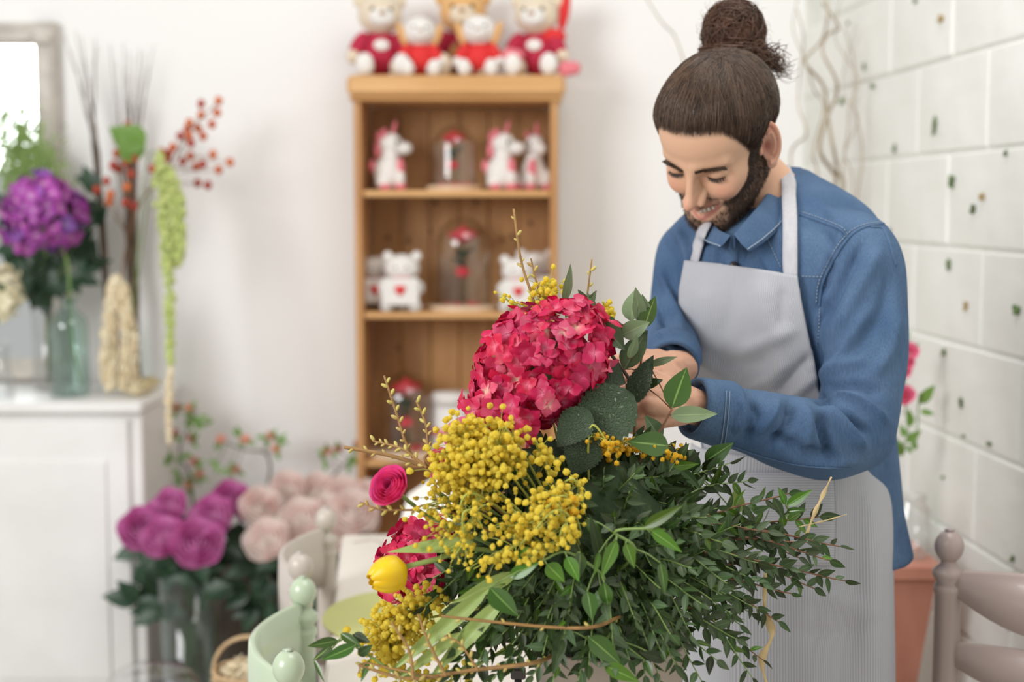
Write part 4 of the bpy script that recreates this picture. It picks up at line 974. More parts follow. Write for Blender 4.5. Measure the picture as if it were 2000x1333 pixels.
# ---- torso geometry
TY = math.radians(38); ts = np.array([math.cos(TY), -math.sin(TY), 0]); tf = np.array([-math.sin(TY), -math.cos(TY), 0])
def ring(c, a, b, z_tilt=0, n=72, e=2.3, back=1.0):
    t = np.arange(n)*2*PI/n; cx_, sy_ = np.cos(t), np.sin(t)
    X = np.sign(cx_)*np.abs(cx_)**(2/e); Y = np.sign(sy_)*np.abs(sy_)**(2/e); Y = np.where(Y < 0, Y*back, Y)
    return np.array(c)+X[:, None]*a*ts+Y[:, None]*b*tf+np.outer(Y*z_tilt+0*X, [0, 0, 1])
def loft(rings, cap=True):
    n = len(rings[0]); V = np.vstack(rings); F = gridF(len(rings), n)
    if cap: F += [tuple(range(n))[::-1], tuple((len(rings)-1)*n+i for i in range(n))]
    return V, F
def loft_s(keys, nn=60, **k):
    """keys: (centre, a, b, tilt) interpolated smoothly"""
    arr = np.array([np.r_[c, a, b, t] for c, a, b, t in keys]); S = catmull(arr, nn)
    return loft([ring(s[:3], s[3], s[4], s[5], **k) for s in S])
TK = [(P(1576, 1078, 2.20), .160, .130, 0), (P(1570, 1000, 2.19), .153, .124, 0), (P(1560, 900, 2.17), .150, .120, 0), (P(1545, 780, 2.15), .150, .118, 0), (P(1528, 660, 2.13), .158, .120, 0),
      (P(1516, 560, 2.12), .168, .120, 0), (P(1512, 480, 2.12), .170, .108, 0), (P(1514, 430, 2.125), .158, .090, -.004), (P(1516, 392, 2.135), .122, .072, -.010), (P(1514, 362, 2.14), .078, .060, -.014), (P(1505, 345, 2.13), .056, .054, -.016)]
shT = loft_s(TK, 70)
# arms: paths with radii
LA = [(P(1642, 474, 2.03), .050), (P(1676, 502, 2.00), .0585), (P(1690, 600, 1.98), .0575), (P(1687, 720, 1.965), .056), (P(1668, 842, 1.945), .056)]
LF = [(P(1668, 842, 1.945), .056), (P(1600, 858, 1.915), .056), (P(1520, 842, 1.885), .049), (P(1440, 818, 1.86), .0415), (P(1368, 800, 1.84), .0365)]
RA = [(P(1362, 488, 2.185), .048), (P(1342, 500, 2.185), .048), (P(1326, 590, 2.16), .045), (P(1312, 665, 2.11), .042)]
RF = [(P(1312, 665, 2.11), .042), (P(1310, 695, 2.04), .039), (P(1313, 712, 1.98), .034)]
def arm(keys, n=26, k=1.0, seg=32):
    S = catmull(np.array([np.r_[c, r] for c, r in keys]), n)
    return tube(S[:, :3], S[:, 3]*k, seg)
shirt = MB(); shirt.add(*shT)
for A in (LA, LF, RA, RF): shirt.add(*arm(A)); shirt.add(*ell(A[0][0], A[0][1]*.99, 3))
shirt.add(*ell(LF[0][0], .0565, 3)); shirt.add(*ell(RF[0][0], .0425, 3))
SV, SF = remesh((np.concatenate(shirt.V), shirt.F), .0045, 5, .5)
# ---- folds of the cloth: (polyline in the photograph, amplitude, width) pressed into the mesh where the cloth faces that way
def press(V, F, folds, maxang=.15):
    N = normals(V, F); px = project(V); view = (V-CO)/np.linalg.norm(V-CO, axis=1)[:, None]; fac = sm(-(N*view).sum(1), .0, maxang)
    D = np.zeros(len(V))
    for pl, amp, wd in folds:
        amp = amp*FK; 
        pl = catmull(pl, max(8, 5*len(pl))); best = np.full(len(V), 1e9); tt = np.zeros(len(V))
        for k in range(len(pl)-1):
            a, b = pl[k], pl[k+1]; ab = b-a; t = np.clip(((px-a)@ab)/max(ab@ab, 1e-9), 0, 1); d = np.linalg.norm(px-a-t[:, None]*ab, axis=1)
            m_ = d < best; best[m_] = d[m_]; tt[m_] = (k+t[m_])/(len(pl)-1)
        taper = np.clip(np.minimum(tt, 1-tt)*5, 0, 1)*.85+.15
        D += amp*np.exp(-(best/wd)**2)*taper
    return V+N*(D*fac)[:, None]
FK = 1.9
FOLDS = [
    # elbow crook, fanning out from the inner bend
    ([(1590, 775), (1640, 800), (1700, 850)], -.010, 9), ([(1600, 790), (1650, 835), (1690, 880)], .008, 10), ([(1600, 800), (1610, 850), (1625, 900)], -.009, 8),
    ([(1570, 790), (1575, 840), (1560, 890)], .007, 11), ([(1545, 780), (1540, 830), (1500, 880)], -.008, 9), ([(1520, 778), (1505, 815), (1470, 850)], .006, 10),
    ([(1620, 770), (1680, 780), (1735, 830)], .007, 10), ([(1605, 765), (1670, 755), (1720, 770)], -.006, 9), ([(1470, 780), (1480, 820), (1450, 870)], -.006, 9),
    ([(1440, 772), (1450, 810), (1430, 850)], .005, 9), ([(1500, 850), (1580, 880), (1650, 905)], -.006, 9), ([(1520, 890), (1600, 905), (1680, 900)], .005, 9), ([(1600, 745), (1640, 715), (1700, 700)], .004, 14),
    # upper arm diagonals
    ([(1620, 560), (1600, 620), (1605, 700)], .005, 12), ([(1690, 470), (1640, 560), (1600, 640)], -.006, 10), ([(1720, 480), (1680, 560), (1620, 670)], .005, 14), ([(1740, 520), (1720, 620), (1660, 700)], -.004, 14),
    ([(1755, 600), (1740, 680), (1700, 740)], .004, 14), ([(1625, 500), (1610, 560), (1595, 620)], -.006, 7), ([(1650, 440), (1640, 470), (1620, 510)], .004, 9), ([(1700, 600), (1650, 680), (1610, 740)], .004, 10),
    # shoulder and chest
    ([(1560, 380), (1600, 400), (1650, 440)], .003, 10), ([(1565, 430), (1600, 450), (1640, 500)], -.003, 10), ([(1480, 470), (1500, 520), (1520, 560)], .004, 9), ([(1450, 480), (1440, 540)], -.004, 8), ([(1400, 470), (1395, 530)], .004, 8),
    # far sleeve
    ([(1300, 450), (1325, 520), (1340, 590)], -.006, 7), ([(1290, 520), (1310, 580), (1335, 650)], .006, 8), ([(1280, 580), (1300, 640), (1335, 680)], -.006, 7), ([(1272, 640), (1300, 675), (1335, 700)], .005, 7), ([(1320, 440), (1345, 500), (1345, 560)], .005, 8)]
SV = SV+normals(SV, SF)*((vnoise(SV, 9, 3)*.0035+vnoise(SV*[1, 1, .6], 24, 1)*.0018)[:, None])
SV = press(SV, SF, FOLDS); FK = 1.0
def denim():
    m = mat('denim', (.058, .108, .200), .85, c2=(.095, .158, .262), ns=9, spec=.15); nt = m.node_tree; N = nt.nodes; L = nt.links; b = N['Principled BSDF']
    tc = N.new('ShaderNodeTexCoord')
    base = b.inputs['Base Color'].links[0].from_socket
    n = N.new('ShaderNodeTexNoise'); n.inputs['Scale'].default_value = 1; n.inputs['Detail'].default_value = 2
    mp = N.new('ShaderNodeMapping'); mp.inputs['Scale'].default_value = (700, 700, 45); L.new(tc.outputs['Object'], mp.inputs[0]); L.new(mp.outputs[0], n.inputs[0])
    mr = N.new('ShaderNodeMapRange'); mr.inputs[1].default_value = .3; mr.inputs[2].default_value = .7; mr.inputs[3].default_value = .86; mr.inputs[4].default_value = 1.16; L.new(n.outputs[0], mr.inputs[0])
    hs = N.new('ShaderNodeHueSaturation'); L.new(base, hs.inputs['Color']); L.new(mr.outputs[0], hs.inputs['Value']); L.new(hs.outputs[0], b.inputs['Base Color'])
    bp = N.new('ShaderNodeBump'); bp.inputs['Strength'].default_value = .15; bp.inputs['Distance'].default_value = .002; L.new(n.outputs[0], bp.inputs['Height']); L.new(bp.outputs[0], b.inputs['Normal'])
    return m
M['thread_d'] = mat('faded_thread', (.17, .24, .34), .8); M['denim'] = denim(); M['denim_d'] = mat('denim_seam', (.075, .14, .25), .85); M['thread'] = mat('pale_thread', (.27, .34, .42), .8)
so = obj('shirt', (SV, SF), M['denim'], man)
bvh = BVHTree.FromPolygons([Vector(v) for v in SV], SF)
def hit(px, py, off=.0, bv=None, dflt=2.05):
    r = ray(px, py); l, n, i, d = (bv or bvh).ray_cast(Vector(CO), Vector(nrm(r)))
    if l is None:
        l, n, i, d = (bv or bvh).find_nearest(Vector(P(px, py, dflt)))
        if n.dot(Vector(r)) > 0 and False: n = -n
    return np.array(l)+np.array(n)*off, np.array(n)
def surf_line(pl, off=.001, n=None, bv=None): 
    pl = catmull(pl, n or max(10, 10*len(pl))); return np.array([hit(x, y, off, bv)[0] for x, y in pl])
def stitch(pl, r=.0008, m='thread', name='seam', dash=True, off=.0006):
    pts = surf_line(pl, off, 14*len(pl)); mb = MB()
    if dash:
        L_ = np.r_[0, np.cumsum(np.linalg.norm(np.diff(pts, axis=0), axis=1))]; s = 0
        while s+.0035 < L_[-1]:
            q = np.array([[np.interp(x, L_, pts[:, k]) for k in range(3)] for x in (s, s+.0018, s+.0035)])
            if np.linalg.norm(q[2]-q[0]) < .008: mb.add(*tube(q, r*.8, 4))
            s += .005
    else: mb.add(*tube(pts, r, 5))
    return obj(name, mb, M[m], so)
def welt(pl, r=.0022): 
    pts = surf_line(pl, .0, 12*len(pl)); return obj('seam', tube(pts, r, 8, True, (0, 0, 1)), M['denim'], so)
yoke = [(1563, 420), (1600, 432), (1640, 448), (1657, 466)]; armh = [(1728, 437), (1695, 442), (1668, 455), (1645, 480), (1625, 515), (1606, 555), (1600, 600)]
for pl in (yoke, armh, [(1700, 443), (1728, 452), (1750, 520)]): welt(pl)
stitch(yoke); stitch([(x, y-6) for x, y in yoke]); stitch(armh); stitch([(x-7, y-3) for x, y in armh]); stitch([(1566, 540), (1590, 541), (1608, 541)]); stitch([(1499, 468), (1512, 495), (1528, 528)])
stitch([(1612, 560), (1585, 690), (1590, 760)][:1]*1+[(1606, 560), (1600, 620), (1597, 680)])
# placket with buttons, collar, cuffs
pk = [(1432, 455), (1430, 480), (1428, 505), (1428, 530)]
V = []; 
for x, y in catmull(pk, 20):
    for dx in (-13, -6.5, 0, 6.5, 13): V.append(hit(x+dx, y, .0035 if abs(dx) < 10 else .0008)[0])
obj('placket', (np.array(V), gridF(20, 5, False)), M['denim'], so)
p, n = hit(1433, 519, .004); obj('button', ell(p, (.0058, .0035, .0058), 2), M['black'], so)
# collar: standing band round the neck and two folded leaves
NC = [P(1500, 372, 2.125)]
KC = [((1428, 462, 1.985), (1405, 484, 1.985)), ((1402, 448, 2.04), (1375, 470, 2.05)), ((1388, 420, 2.12), (1362, 440, 2.12)), ((1402, 372, 2.22), (1385, 385, 2.24)), ((1450, 330, 2.26), (1450, 345, 2.285)), ((1500, 312, 2.225), (1512, 326, 2.25)),
      ((1520, 318, 2.17), (1541, 345, 2.18)), ((1511, 352, 2.11), (1547, 392, 2.10)), ((1489, 392, 2.055), (1532, 435, 2.035)), ((1460, 428, 2.015), (1498, 470, 1.995)), ((1432, 460, 1.985), (1466, 492, 1.975))]
ki = catmull([P(*a) for a, b in KC], 80); ko = catmull([P(*b) for a, b in KC], 80); cc = ki.mean(0); od = ki-cc; od[:, 2] = 0; od /= np.linalg.norm(od, axis=1)[:, None]
rows = [ki+[0, 0, -.022]-od*.001, ki-od*.002, ki+od*.0015+[0, 0, .003], ki*.75+ko*.25+od*.006+[0, 0, .002], ki*.45+ko*.55+od*.0065, ko*.85+ki*.15+od*.004, ko+od*.001]
CV = np.concatenate(rows); CF_ = gridF(7, 80, False)
co_ = obj('collar', (CV, CF_), M['denim'], so); m_ = co_.modifiers.new('s', 'SOLIDIFY'); m_.thickness = .0025
m_ = co_.modifiers.new('u', 'SUBSURF'); m_.levels = 1; m_.render_levels = 1
mb = MB(); mb.add(*tube(rows[5]+od*.003, .0009, 5)); obj('seam', mb, M['thread'], co_)
bvh2 = BVHTree.FromPolygons([Vector(v) for v in SV]+[Vector(v) for v in CV], [tuple(f) for f in SF]+[tuple(i+len(SV) for i in f) for f in CF_])
def cuff(c0, c1, r0, r1, name='cuff'):
    ax = nrm(c1-c0); L_ = np.linalg.norm(c1-c0); prof = [(r0-.004, 0), (r0+.0015, .001), (r0+.0035, .006), ((r0+r1)/2+.003, L_*.5), (r1+.003, L_-.006), (r1+.001, L_), (r1-.004, L_-.001), (r1-.006, L_-.02), (r0-.008, .004)]
    V, F = lathe(prof, seg=40); x = nrm(np.cross(ax, [0, 0, 1])); y = np.cross(ax, x); return V@np.stack([x, y, ax]) + c0, F
cu0, cu1 = P(1424, 812, 1.857), P(1352, 796, 1.836)
cV, cF = cuff(cu0, cu1, .0415, .0375); c_ = obj('cuff', (cV, cF), M['denim'], so)
bvc = BVHTree.FromPolygons([Vector(v) for v in cV], cF)
for xs in ([(1362, 757), (1357, 785), (1350, 815), (1345, 838)], [(1418, 765), (1416, 800), (1412, 840), (1408, 868)], [(1425, 766), (1423, 800), (1419, 840), (1415, 870)]):
    pts = surf_line(xs, .0008, 30, bvc); obj('seam', tube(pts, .0009, 5), M['thread_d'], c_)
cV, cF = cuff(P(1311, 695, 2.02), P(1314, 716, 1.965), .040, .035); obj('cuff', (cV, cF), M['denim'], so)
# underside seam of the forearm
stitch([(1430, 872), (1500, 895), (1580, 912), (1660, 915)], .001, 'denim_d', dash=False)

# ---- neck, torso, legs of the body (mostly clothed)
nk = catmull([hw((0, .02, -.02)), hw((0, .03, -.075)), P(1500, 400, 2.125), P(1512, 470, 2.13)], 16); V, F = tube(nk, np.interp(np.linspace(0, 1, 16), [0, .4, 1], [.050, .054, .062]), 36); addb(V, F)
K2 = [(np.array(c), a*.90, b*.90, t) for c, a, b, t in TK[:-1]]; V, F = loft_s(K2, 40); V = V-np.array([0, 0, .004]); addb(V, F)
for A, k in ((LA, .6), (LF, .5), (RA, .6), (RF, .55)): addb(*arm(A, 18, k, 18))
hipc = np.array(TK[0][0]); 
legs = []
for s in (-1, 1):
    hp = hipc+ts*s*.062+[-.03, -.01, -.06]; kn_ = hp+[0, 0, 0]+tf*.03; kn_[2] = .47; an = hp+ts*s*.02; an[2] = .09
    legs.append((hp, kn_, an)); 
# ---- hands
def capsule(a, b, ra, rb, seg=14):
    n = 7; t = np.linspace(0, 1, n); pts = a+(b-a)*t[:, None]; V, F = tube(pts, ra+(rb-ra)*t, seg); mb = MB(); mb.add(V, F); mb.add(*ell(a, ra, 2)); mb.add(*ell(b, rb, 2)); return np.concatenate(mb.V), mb.F
def hand(w, d, n, side, curl, spread=.0, thumb=(.5, .6), k=1.0):
    """w wrist, d towards the knuckles, n back of the hand, side = direction of the thumb; returns one continuous mesh and the nails"""
    d = nrm(d); n = nrm(n-d*(n@d)); s = np.cross(d, n)*side
    mb = MB(); L = .088*k
    for i, (o, r0, r1) in enumerate(((.026, .0125, .0115), (.009, .013, .012), (-.009, .0125, .0112), (-.025, .0115, .0100))):
        mb.add(*capsule(w+s*o*.55, w+d*L*(1-.03*abs(i-1))+s*o+n*.001, r0*1.05, r1))
    mb.add(*ell(w+d*L*.5, (1, 1, 1), 3)) if False else None
    R = np.stack([d, s, n], 1); mb.add(*ell(w+d*L*.52, (.050, .034, .0145), 3, R)); mb.add(*capsule(w-d*.03, w+d*.012, .023, .024))
    nails = MB()
    for i, (o, ls, r) in enumerate(((.026, (.042, .026, .020), .0088), (.009, (.047, .030, .021), .0090), (-.009, (.043, .028, .020), .0086), (-.025, (.034, .021, .018), .0076))):
        p = w+d*L*(1-.03*abs(i-1))+s*o; dd = nrm(d+s*spread*(1.5-i)*.3); a = 0; c = curl[i]
        for j, l in enumerate(ls):
            a += c[j]; v = dd*math.cos(a)-n*math.sin(a); q = p+v*l*k; mb.add(*capsule(p, q, r*(1-.06*j), r*(.95-.08*j))); p = q
            nn = dd*math.sin(a)+n*math.cos(a)
        nails.add(*ell(p-v*.004+nn*r*.72, (.0055, .0048, .0016), 2, np.stack([v, np.cross(nn, v), nn], 1)))
    p = w+d*.018+s*.020; v0 = nrm(d*math.cos(thumb[0])+s*math.sin(thumb[0])-n*.35); q = p+v0*.040*k; mb.add(*capsule(p, q, .0135, .0115)); p = q
    v = nrm(v0*math.cos(thumb[1])+d*.7*math.sin(thumb[1])-n*.35*math.sin(thumb[1])); q = p+v*.032*k; mb.add(*capsule(p, q, .0108, .0098)); p = q
    v = nrm(v+d*.25-n*.15); q = p+v*.024*k; mb.add(*capsule(p, q, .0098, .0080)); nails.add(*ell(q+nrm(np.cross(v, np.cross(n+s*.5, v)))*.006, (.006, .005, .0018), 2))
    V, F = remesh((np.concatenate(mb.V), mb.F), .0019, 4, .5)
    return (V, F), nails
def handcol(V, w, d): 
    c = np.tile((.66, .37, .25), (len(V), 1)); t = sm((V-w)@nrm(d), .06, .12)[:, None]; return c*(1-t*.5)+np.array((.68, .31, .22))*t*.5
nail = MB()
wl = P(1352, 793, 1.836); dl_ = nrm(P(1268, 762, 1.80)-wl)
(Vh, Fh), nl_ = hand(wl, dl_, nrm(np.array([.05, -.75, .66])), -1, [(1.15, 1.2, .7), (1.2, 1.2, .7), (1.25, 1.2, .7), (1.3, 1.2, .7)], .1, (.35, .2), .92); addb(Vh, Fh, handcol(Vh, wl, dl_)); nail.add(np.concatenate(nl_.V), nl_.F)
wr_ = P(1318, 718, 1.955); dr_ = nrm(P(1240, 722, 1.86)-wr_)
(Vh, Fh), nl_ = hand(wr_, dr_, nrm(np.array([.1, -.72, .68])), 1, [(.8, 1.0, .6), (.9, 1.1, .6), (1.0, 1.1, .6), (1.1, 1.1, .6)], .2, (.4, .3), .92); addb(Vh, Fh, handcol(Vh, wr_, dr_)); nail.add(np.concatenate(nl_.V), nl_.F)
bo = obj('body', body, M['skin'], man, col=np.concatenate(bcol))
M['nail'] = mat('nail', (.78, .52, .44), .3); obj('fingernails', nail, M['nail'], bo)
# trousers and shoes
tr = MB()
for hp, kn_, an in legs: tr.add(*tube(catmull([hp+[0, 0, .12], hp, kn_, an], 20), np.interp(np.linspace(0, 1, 20), [0, .25, .6, 1], [.075, .074, .06, .052]), 28))
tr.add(*loft_s([(hipc+[-.02, -.01, -.10], .13, .10, 0), (hipc+[-.02, -.01, -.02], .135, .104, 0), (hipc+[-.02, -.01, .10], .12, .098, 0)], 10))
V, F = remesh((np.concatenate(tr.V), tr.F), .009, 4); M['trouser'] = mat('dark_trousers', (.04, .045, .06), .85); obj('trousers', (V, F), M['trouser'], man)
M['shoe'] = mat('shoe', (.06, .04, .03), .5)
for hp, kn_, an in legs:
    f2 = nrm([tf[0], tf[1], 0]); V, F = ell(np.array([an[0], an[1], 0])+f2*.055, (.135, .048, .052), 3, np.stack([f2, np.cross([0, 0, 1], f2), [0, 0, 1]], 1)); V[:, 2] = np.where(V[:, 2] < .004, .004, V[:, 2])+0; V[:, 2] += .0
    mb = MB(); mb.add(V, F); mb.add(*tube([[an[0], an[1], .03], [an[0], an[1], .10]], .05, 20)); obj('shoe', mb, M['shoe'], man)

# ---- apron
def stripes():
    m = bpy.data.materials.new('pinstripe_apron'); m.use_nodes = True; N = m.node_tree.nodes; L = m.node_tree.links; b = N['Principled BSDF']; b.inputs['Roughness'].default_value = .85; b.inputs['Specular IOR Level'].default_value = .15
    uv = N.new('ShaderNodeUVMap'); sp = N.new('ShaderNodeSeparateXYZ'); L.new(uv.outputs[0], sp.inputs[0])
    mu = N.new('ShaderNodeMath'); mu.operation = 'MULTIPLY'; mu.inputs[1].default_value = 1/.0042; L.new(sp.outputs[0], mu.inputs[0])
    fr = N.new('ShaderNodeMath'); fr.operation = 'PINGPONG'; fr.inputs[1].default_value = .5; L.new(mu.outputs[0], fr.inputs[0])
    mr = N.new('ShaderNodeMapRange'); mr.inputs[1].default_value = .17; mr.inputs[2].default_value = .33; L.new(fr.outputs[0], mr.inputs[0])
    mx = N.new('ShaderNodeMixRGB'); mx.inputs[1].default_value = (.33, .36, .41, 1); mx.inputs[2].default_value = (.55, .53, .54, 1); L.new(mr.outputs[0], mx.inputs[0])
    n = N.new('ShaderNodeTexNoise'); n.inputs['Scale'].default_value = 300; L.new(uv.outputs[0], n.inputs[0])
    L.new(mx.outputs[0], b.inputs['Base Color']); bp = N.new('ShaderNodeBump'); bp.inputs['Strength'].default_value = .1; bp.inputs['Distance'].default_value = .002; L.new(n.outputs[0], bp.inputs['Height']); L.new(bp.outputs[0], b.inputs['Normal'])
    return m
M['apron'] = stripes()
ap = bpy.data.objects.new('apron', None); COL.objects.link(ap); ap.parent = man; ap.location = (0, 0, 0)
bvT = BVHTree.FromPolygons([Vector(v) for v in shT[0]], shT[1])
# bib: lies over the chest between its left and right edges
nu, nv = 46, 60
Lx = lambda y: np.interp(y, [512, 560, 640, 700, 760, 820, 900], [1349, 1340, 1337, 1339, 1344, 1345, 1343])
Rx = lambda y: np.interp(y, [541, 580, 640, 700, 760, 820, 900], [1560, 1565, 1577, 1590, 1598, 1636, 1685])
V, UV = [], []
for j in range(nv):
    v = j/(nv-1)
    for i in range(nu):
        u = i/(nu-1); yt = 512+(541-512)*u+6*math.sin(u*PI)*-.3; y = yt+(905-yt)*v; x = Lx(y)*(1-u)+Rx(max(y, 541))*u
        q, n = hit(x, y, .0, bvT, 2.1); n = nrm(n); n = n if n@tf > 0 or n@(-ray(x, y)) > 0 else -n
        V.append(q+n*(.011+.004*(1-abs(2*u-1)))); UV.append((u*.30, v*.5))
V = np.array(V); Fb = gridF(nv, nu, False)
G = V.reshape(nv, nu, 3)
for _ in range(14): G[1:-1, 1:-1] = .5*G[1:-1, 1:-1]+.125*(G[:-2, 1:-1]+G[2:, 1:-1]+G[1:-1, :-2]+G[1:-1, 2:])
V = G.reshape(-1, 3)
V = press(V, [f[::-1] for f in Fb] if (normals(V, Fb)@(-CF)).mean() < 0 else Fb, [([(1390, 700), (1450, 720), (1520, 700)], -.010, 22), ([(1350, 690), (1400, 720), (1450, 750)], .008, 16), ([(1540, 700), (1500, 740), (1450, 765)], .008, 14),
    ([(1590, 690), (1550, 730), (1510, 780)], -.008, 9), ([(1600, 730), (1560, 765), (1530, 800)], .007, 9), ([(1440, 520), (1430, 600), (1400, 680)], -.004, 16), ([(1490, 540), (1500, 620), (1540, 680)], .004, 20), ([(1530, 560), (1525, 640)], -.004, 10), ([(1380, 560), (1375, 650)], .004, 16), ([(1560, 640), (1500, 665), (1440, 690)], .006, 12)], .1)
bib = obj('bib', (V, Fb), M['apron'], ap, uv=UV); bib.modifiers.new('s', 'SOLIDIFY').thickness = .002
hem = [G[0, i] for i in range(nu)]
# skirt: wraps the hips and hangs to the knees, open at the back
hk = [(P(1545, 868, 2.165), .150, .136, 0), (P(1546, 930, 2.17), .155, .145, 0), (P(1547, 1010, 2.175), .158, .152, 0), (P(1547, 1110, 2.18), .160, .156, 0)]
zend = .52; lo_ = P(1549, 1333, 2.19); hk += [(lo_, .162, .160, 0), (np.array([lo_[0], lo_[1], zend]), .165, .162, 0)]
nS, nT = 90, 110; S = catmull(np.array([np.r_[c, a, b, 0] for c, a, b, t in hk]), nT); th = np.linspace(-.95, 1.62, nS); V, UV = [], []
for j, s in enumerate(S):
    for i, t in enumerate(th):
        a = t; X, Y = math.sin(a), math.cos(a); e = 2.3; X2 = np.sign(X)*abs(X)**(2/e); Y2 = np.sign(Y)*abs(Y)**(2/e)
        amp = sm(np.array(j/nT), .05, .5)*.007; w = amp*(math.sin(t*5.2+.6)+.6*math.sin(t*9.1+j*.012+1))
        p = s[:3]+ts*X2*(s[3]+w)+tf*Y2*(s[4]+w); V.append(p); UV.append((t*.165, p[2]))
V = np.array(V); Fk = gridF(nT, nS, False)
Fo = Fk if (normals(V, Fk)@(-CF)).mean() > 0 else [f[::-1] for f in Fk]
V = press(V, Fo, [([(1500, 1180), (1600, 1160), (1700, 1200)], .006, 20), ([(1560, 1010), (1600, 1130), (1590, 1300)], -.005, 22), ([(1690, 930), (1700, 1100), (1690, 1320)], .005, 18), ([(1540, 1230), (1620, 1240), (1720, 1215)], -.004, 14)])
sk = obj('skirt', (V, Fo), M['apron'], ap, uv=UV); sk.modifiers.new('s', 'SOLIDIFY').thickness = .002
bvK = BVHTree.FromPolygons([Vector(v) for v in V], Fo)
# patch pocket
V, UV = [], []
for j in range(16):
    for i in range(16):
        x, y = 1440+(1630-1440)*i/15, 925+(1104-925)*j/15; q, n = hit(x, y, .0035, bvK); n2 = n; V.append(q); UV.append(((1-j/15)*.15, i/15*.15))
pk_ = obj('pocket', (np.array(V), gridF(16, 16, False)), M['apron'], ap, uv=UV); pk_.modifiers.new('s', 'SOLIDIFY').thickness = .0015
M['apron_seam'] = mat('apron_seam', (.33, .34, .37), .9)
obj('seam', tube(surf_line([(1628, 925), (1629, 1010), (1627, 1103)], .0045, 30, bvK), .0009, 5), M['apron_seam'], pk_)
M['strap'] = mat('apron_strap', (.52, .51, .53), .85, c2=(.46, .46, .49), ns=200, stretch=(1, 1, .05))
def strap(pl, wpx, off=.006):
    c = catmull(pl, 40); t = np.gradient(c, axis=0); t /= np.linalg.norm(t, axis=1)[:, None]; V = []
    for k in range(40):
        w = np.interp(k/39, np.linspace(0, 1, len(wpx)), wpx)/2
        for u in (-1, -.5, 0, .5, 1):
            x, y = c[k]+np.array([-t[k, 1], t[k, 0]])*w*u; q, n = hit(x, y, 0, bvh2); n = n if n@(-ray(x, y)) > 0 else -n; V.append(q+n*off)
    G = np.array(V).reshape(40, 5, 3)
    for _ in range(6): G[1:-1] = .5*G[1:-1]+.25*(G[:-2]+G[2:])
    o = obj('strap', (G.reshape(-1, 3), gridF(40, 5, False)), M['strap'], ap); o.modifiers.new('s', 'SOLIDIFY').thickness = .002; return o
strap([(1545, 545), (1545, 480), (1544, 420), (1541, 375), (1536, 348), (1532, 334)], (28, 28, 27, 27, 24, 20), .008); strap([(1358, 514), (1366, 488), (1378, 455), (1395, 425)], (22, 20, 18, 16), .007)

# ---- hair
rndh = np.random.RandomState(3)
POLE = nrm(np.array([.0, .045, .125])-HC)
BUNC = (P(1433, 66, 2.115)-HT)@HR/HS           # bun centre in head coordinates
def skullR(D): return star(skull, D, .05, .14, 26)
def hthick(hz): return sm(hz, -.012, .050)*.0085
M['hair'] = mat('dark_hair', (.040, .023, .015), .38, c2=(.085, .050, .030), ns=55, spec=.4)
M['hair_l'] = mat('hair_highlight', (.13, .078, .048), .35)
M['hair_bun'] = mat('brown_hair', (.115, .052, .028), .42, c2=(.065, .032, .018), ns=30, spec=.4)
# cap
nA2, nE2 = 180, 110; A2 = np.linspace(-PI, PI, nA2+1)[:-1]; E2 = np.linspace(-.75, PI/2*.985, nE2); Eg2, Ag2 = np.meshgrid(E2, A2, indexing='ij'); D2 = dirs_of(Ag2, Eg2); R2 = skullR(D2); P2 = HC+D2*R2[..., None]
hz = P2[..., 2]-hairline(azimuth(P2)); ang = np.arctan2(np.cross(np.broadcast_to(POLE, D2.shape), D2)@np.array([1., 0, 0]), (D2@np.array([1., 0, 0]))); dist = np.arccos(np.clip(D2@POLE, -1, 1))
u1 = nrm(np.cross(POLE, [1., 0, 0])); u2 = np.cross(POLE, u1); phi = np.arctan2(D2@u2, D2@u1)
groove = .0012*np.sin(phi*46+3*np.sin(dist*3))+.0010*np.sin(phi*83+1+2*np.sin(dist*4))+.0008*np.sin(phi*21+dist*2)
thick = hthick(hz)
P2 = P2+D2*(thick+groove*sm(hz, 0, .02)-.004*(hz < -.004))[..., None]
keep = (hz > .0015).reshape(-1); F2 = [f for f in gridF(nE2, nA2)+[tuple((nE2-1)*nA2+i for i in range(nA2))] if all(keep[list(f)])]
cap_ = obj('hair', (hw(P2.reshape(-1, 3)), F2), M['hair'], man)
def strands(paths, r, name, m, parent, taper=True, seg=3):
    """paths (n, k, 3): thin three sided tubes, built in one go"""
    n, k, _ = paths.shape; T = np.gradient(paths, axis=1); T /= np.maximum(np.linalg.norm(T, axis=2), 1e-9)[..., None]
    ref = np.array([.31, .74, .59]); Nn = np.cross(T, ref); Nn /= np.maximum(np.linalg.norm(Nn, axis=2), 1e-9)[..., None]; B = np.cross(T, Nn); a = np.arange(seg)*2*PI/seg
    rr = np.broadcast_to(np.asarray(r, float).reshape(-1, 1) if np.ndim(r) else np.full((n, 1), r), (n, k))*(np.interp(np.linspace(0, 1, k), [0, .15, .5, 1], [.35 if 'hair_s' in name else 1, 1, 1, .35]) if taper else 1)
    V = paths[:, :, None]+rr[:, :, None, None]*(Nn[:, :, None]*np.cos(a)[:, None]+B[:, :, None]*np.sin(a)[:, None]); V = V.reshape(-1, 3)
    i = np.arange(n)[:, None, None]*k*seg; j = np.arange(k-1)[None, :, None]*seg; s = np.arange(seg)[None, None, :]; s2 = (s+1) % seg
    Fa = np.stack([i+j+s, i+j+s2, i+j+seg+s2, i+j+seg+s], -1).reshape(-1, 4)
    return obj(name, (V, Fa.tolist()), M[m], parent)
ns = 4200; aa = rndh.uniform(-PI, PI, ns); front = rndh.rand(ns) < .5
D0 = []; 
elr = np.where(rndh.rand(ns) < .45, 0, rndh.rand(ns)**1.3)
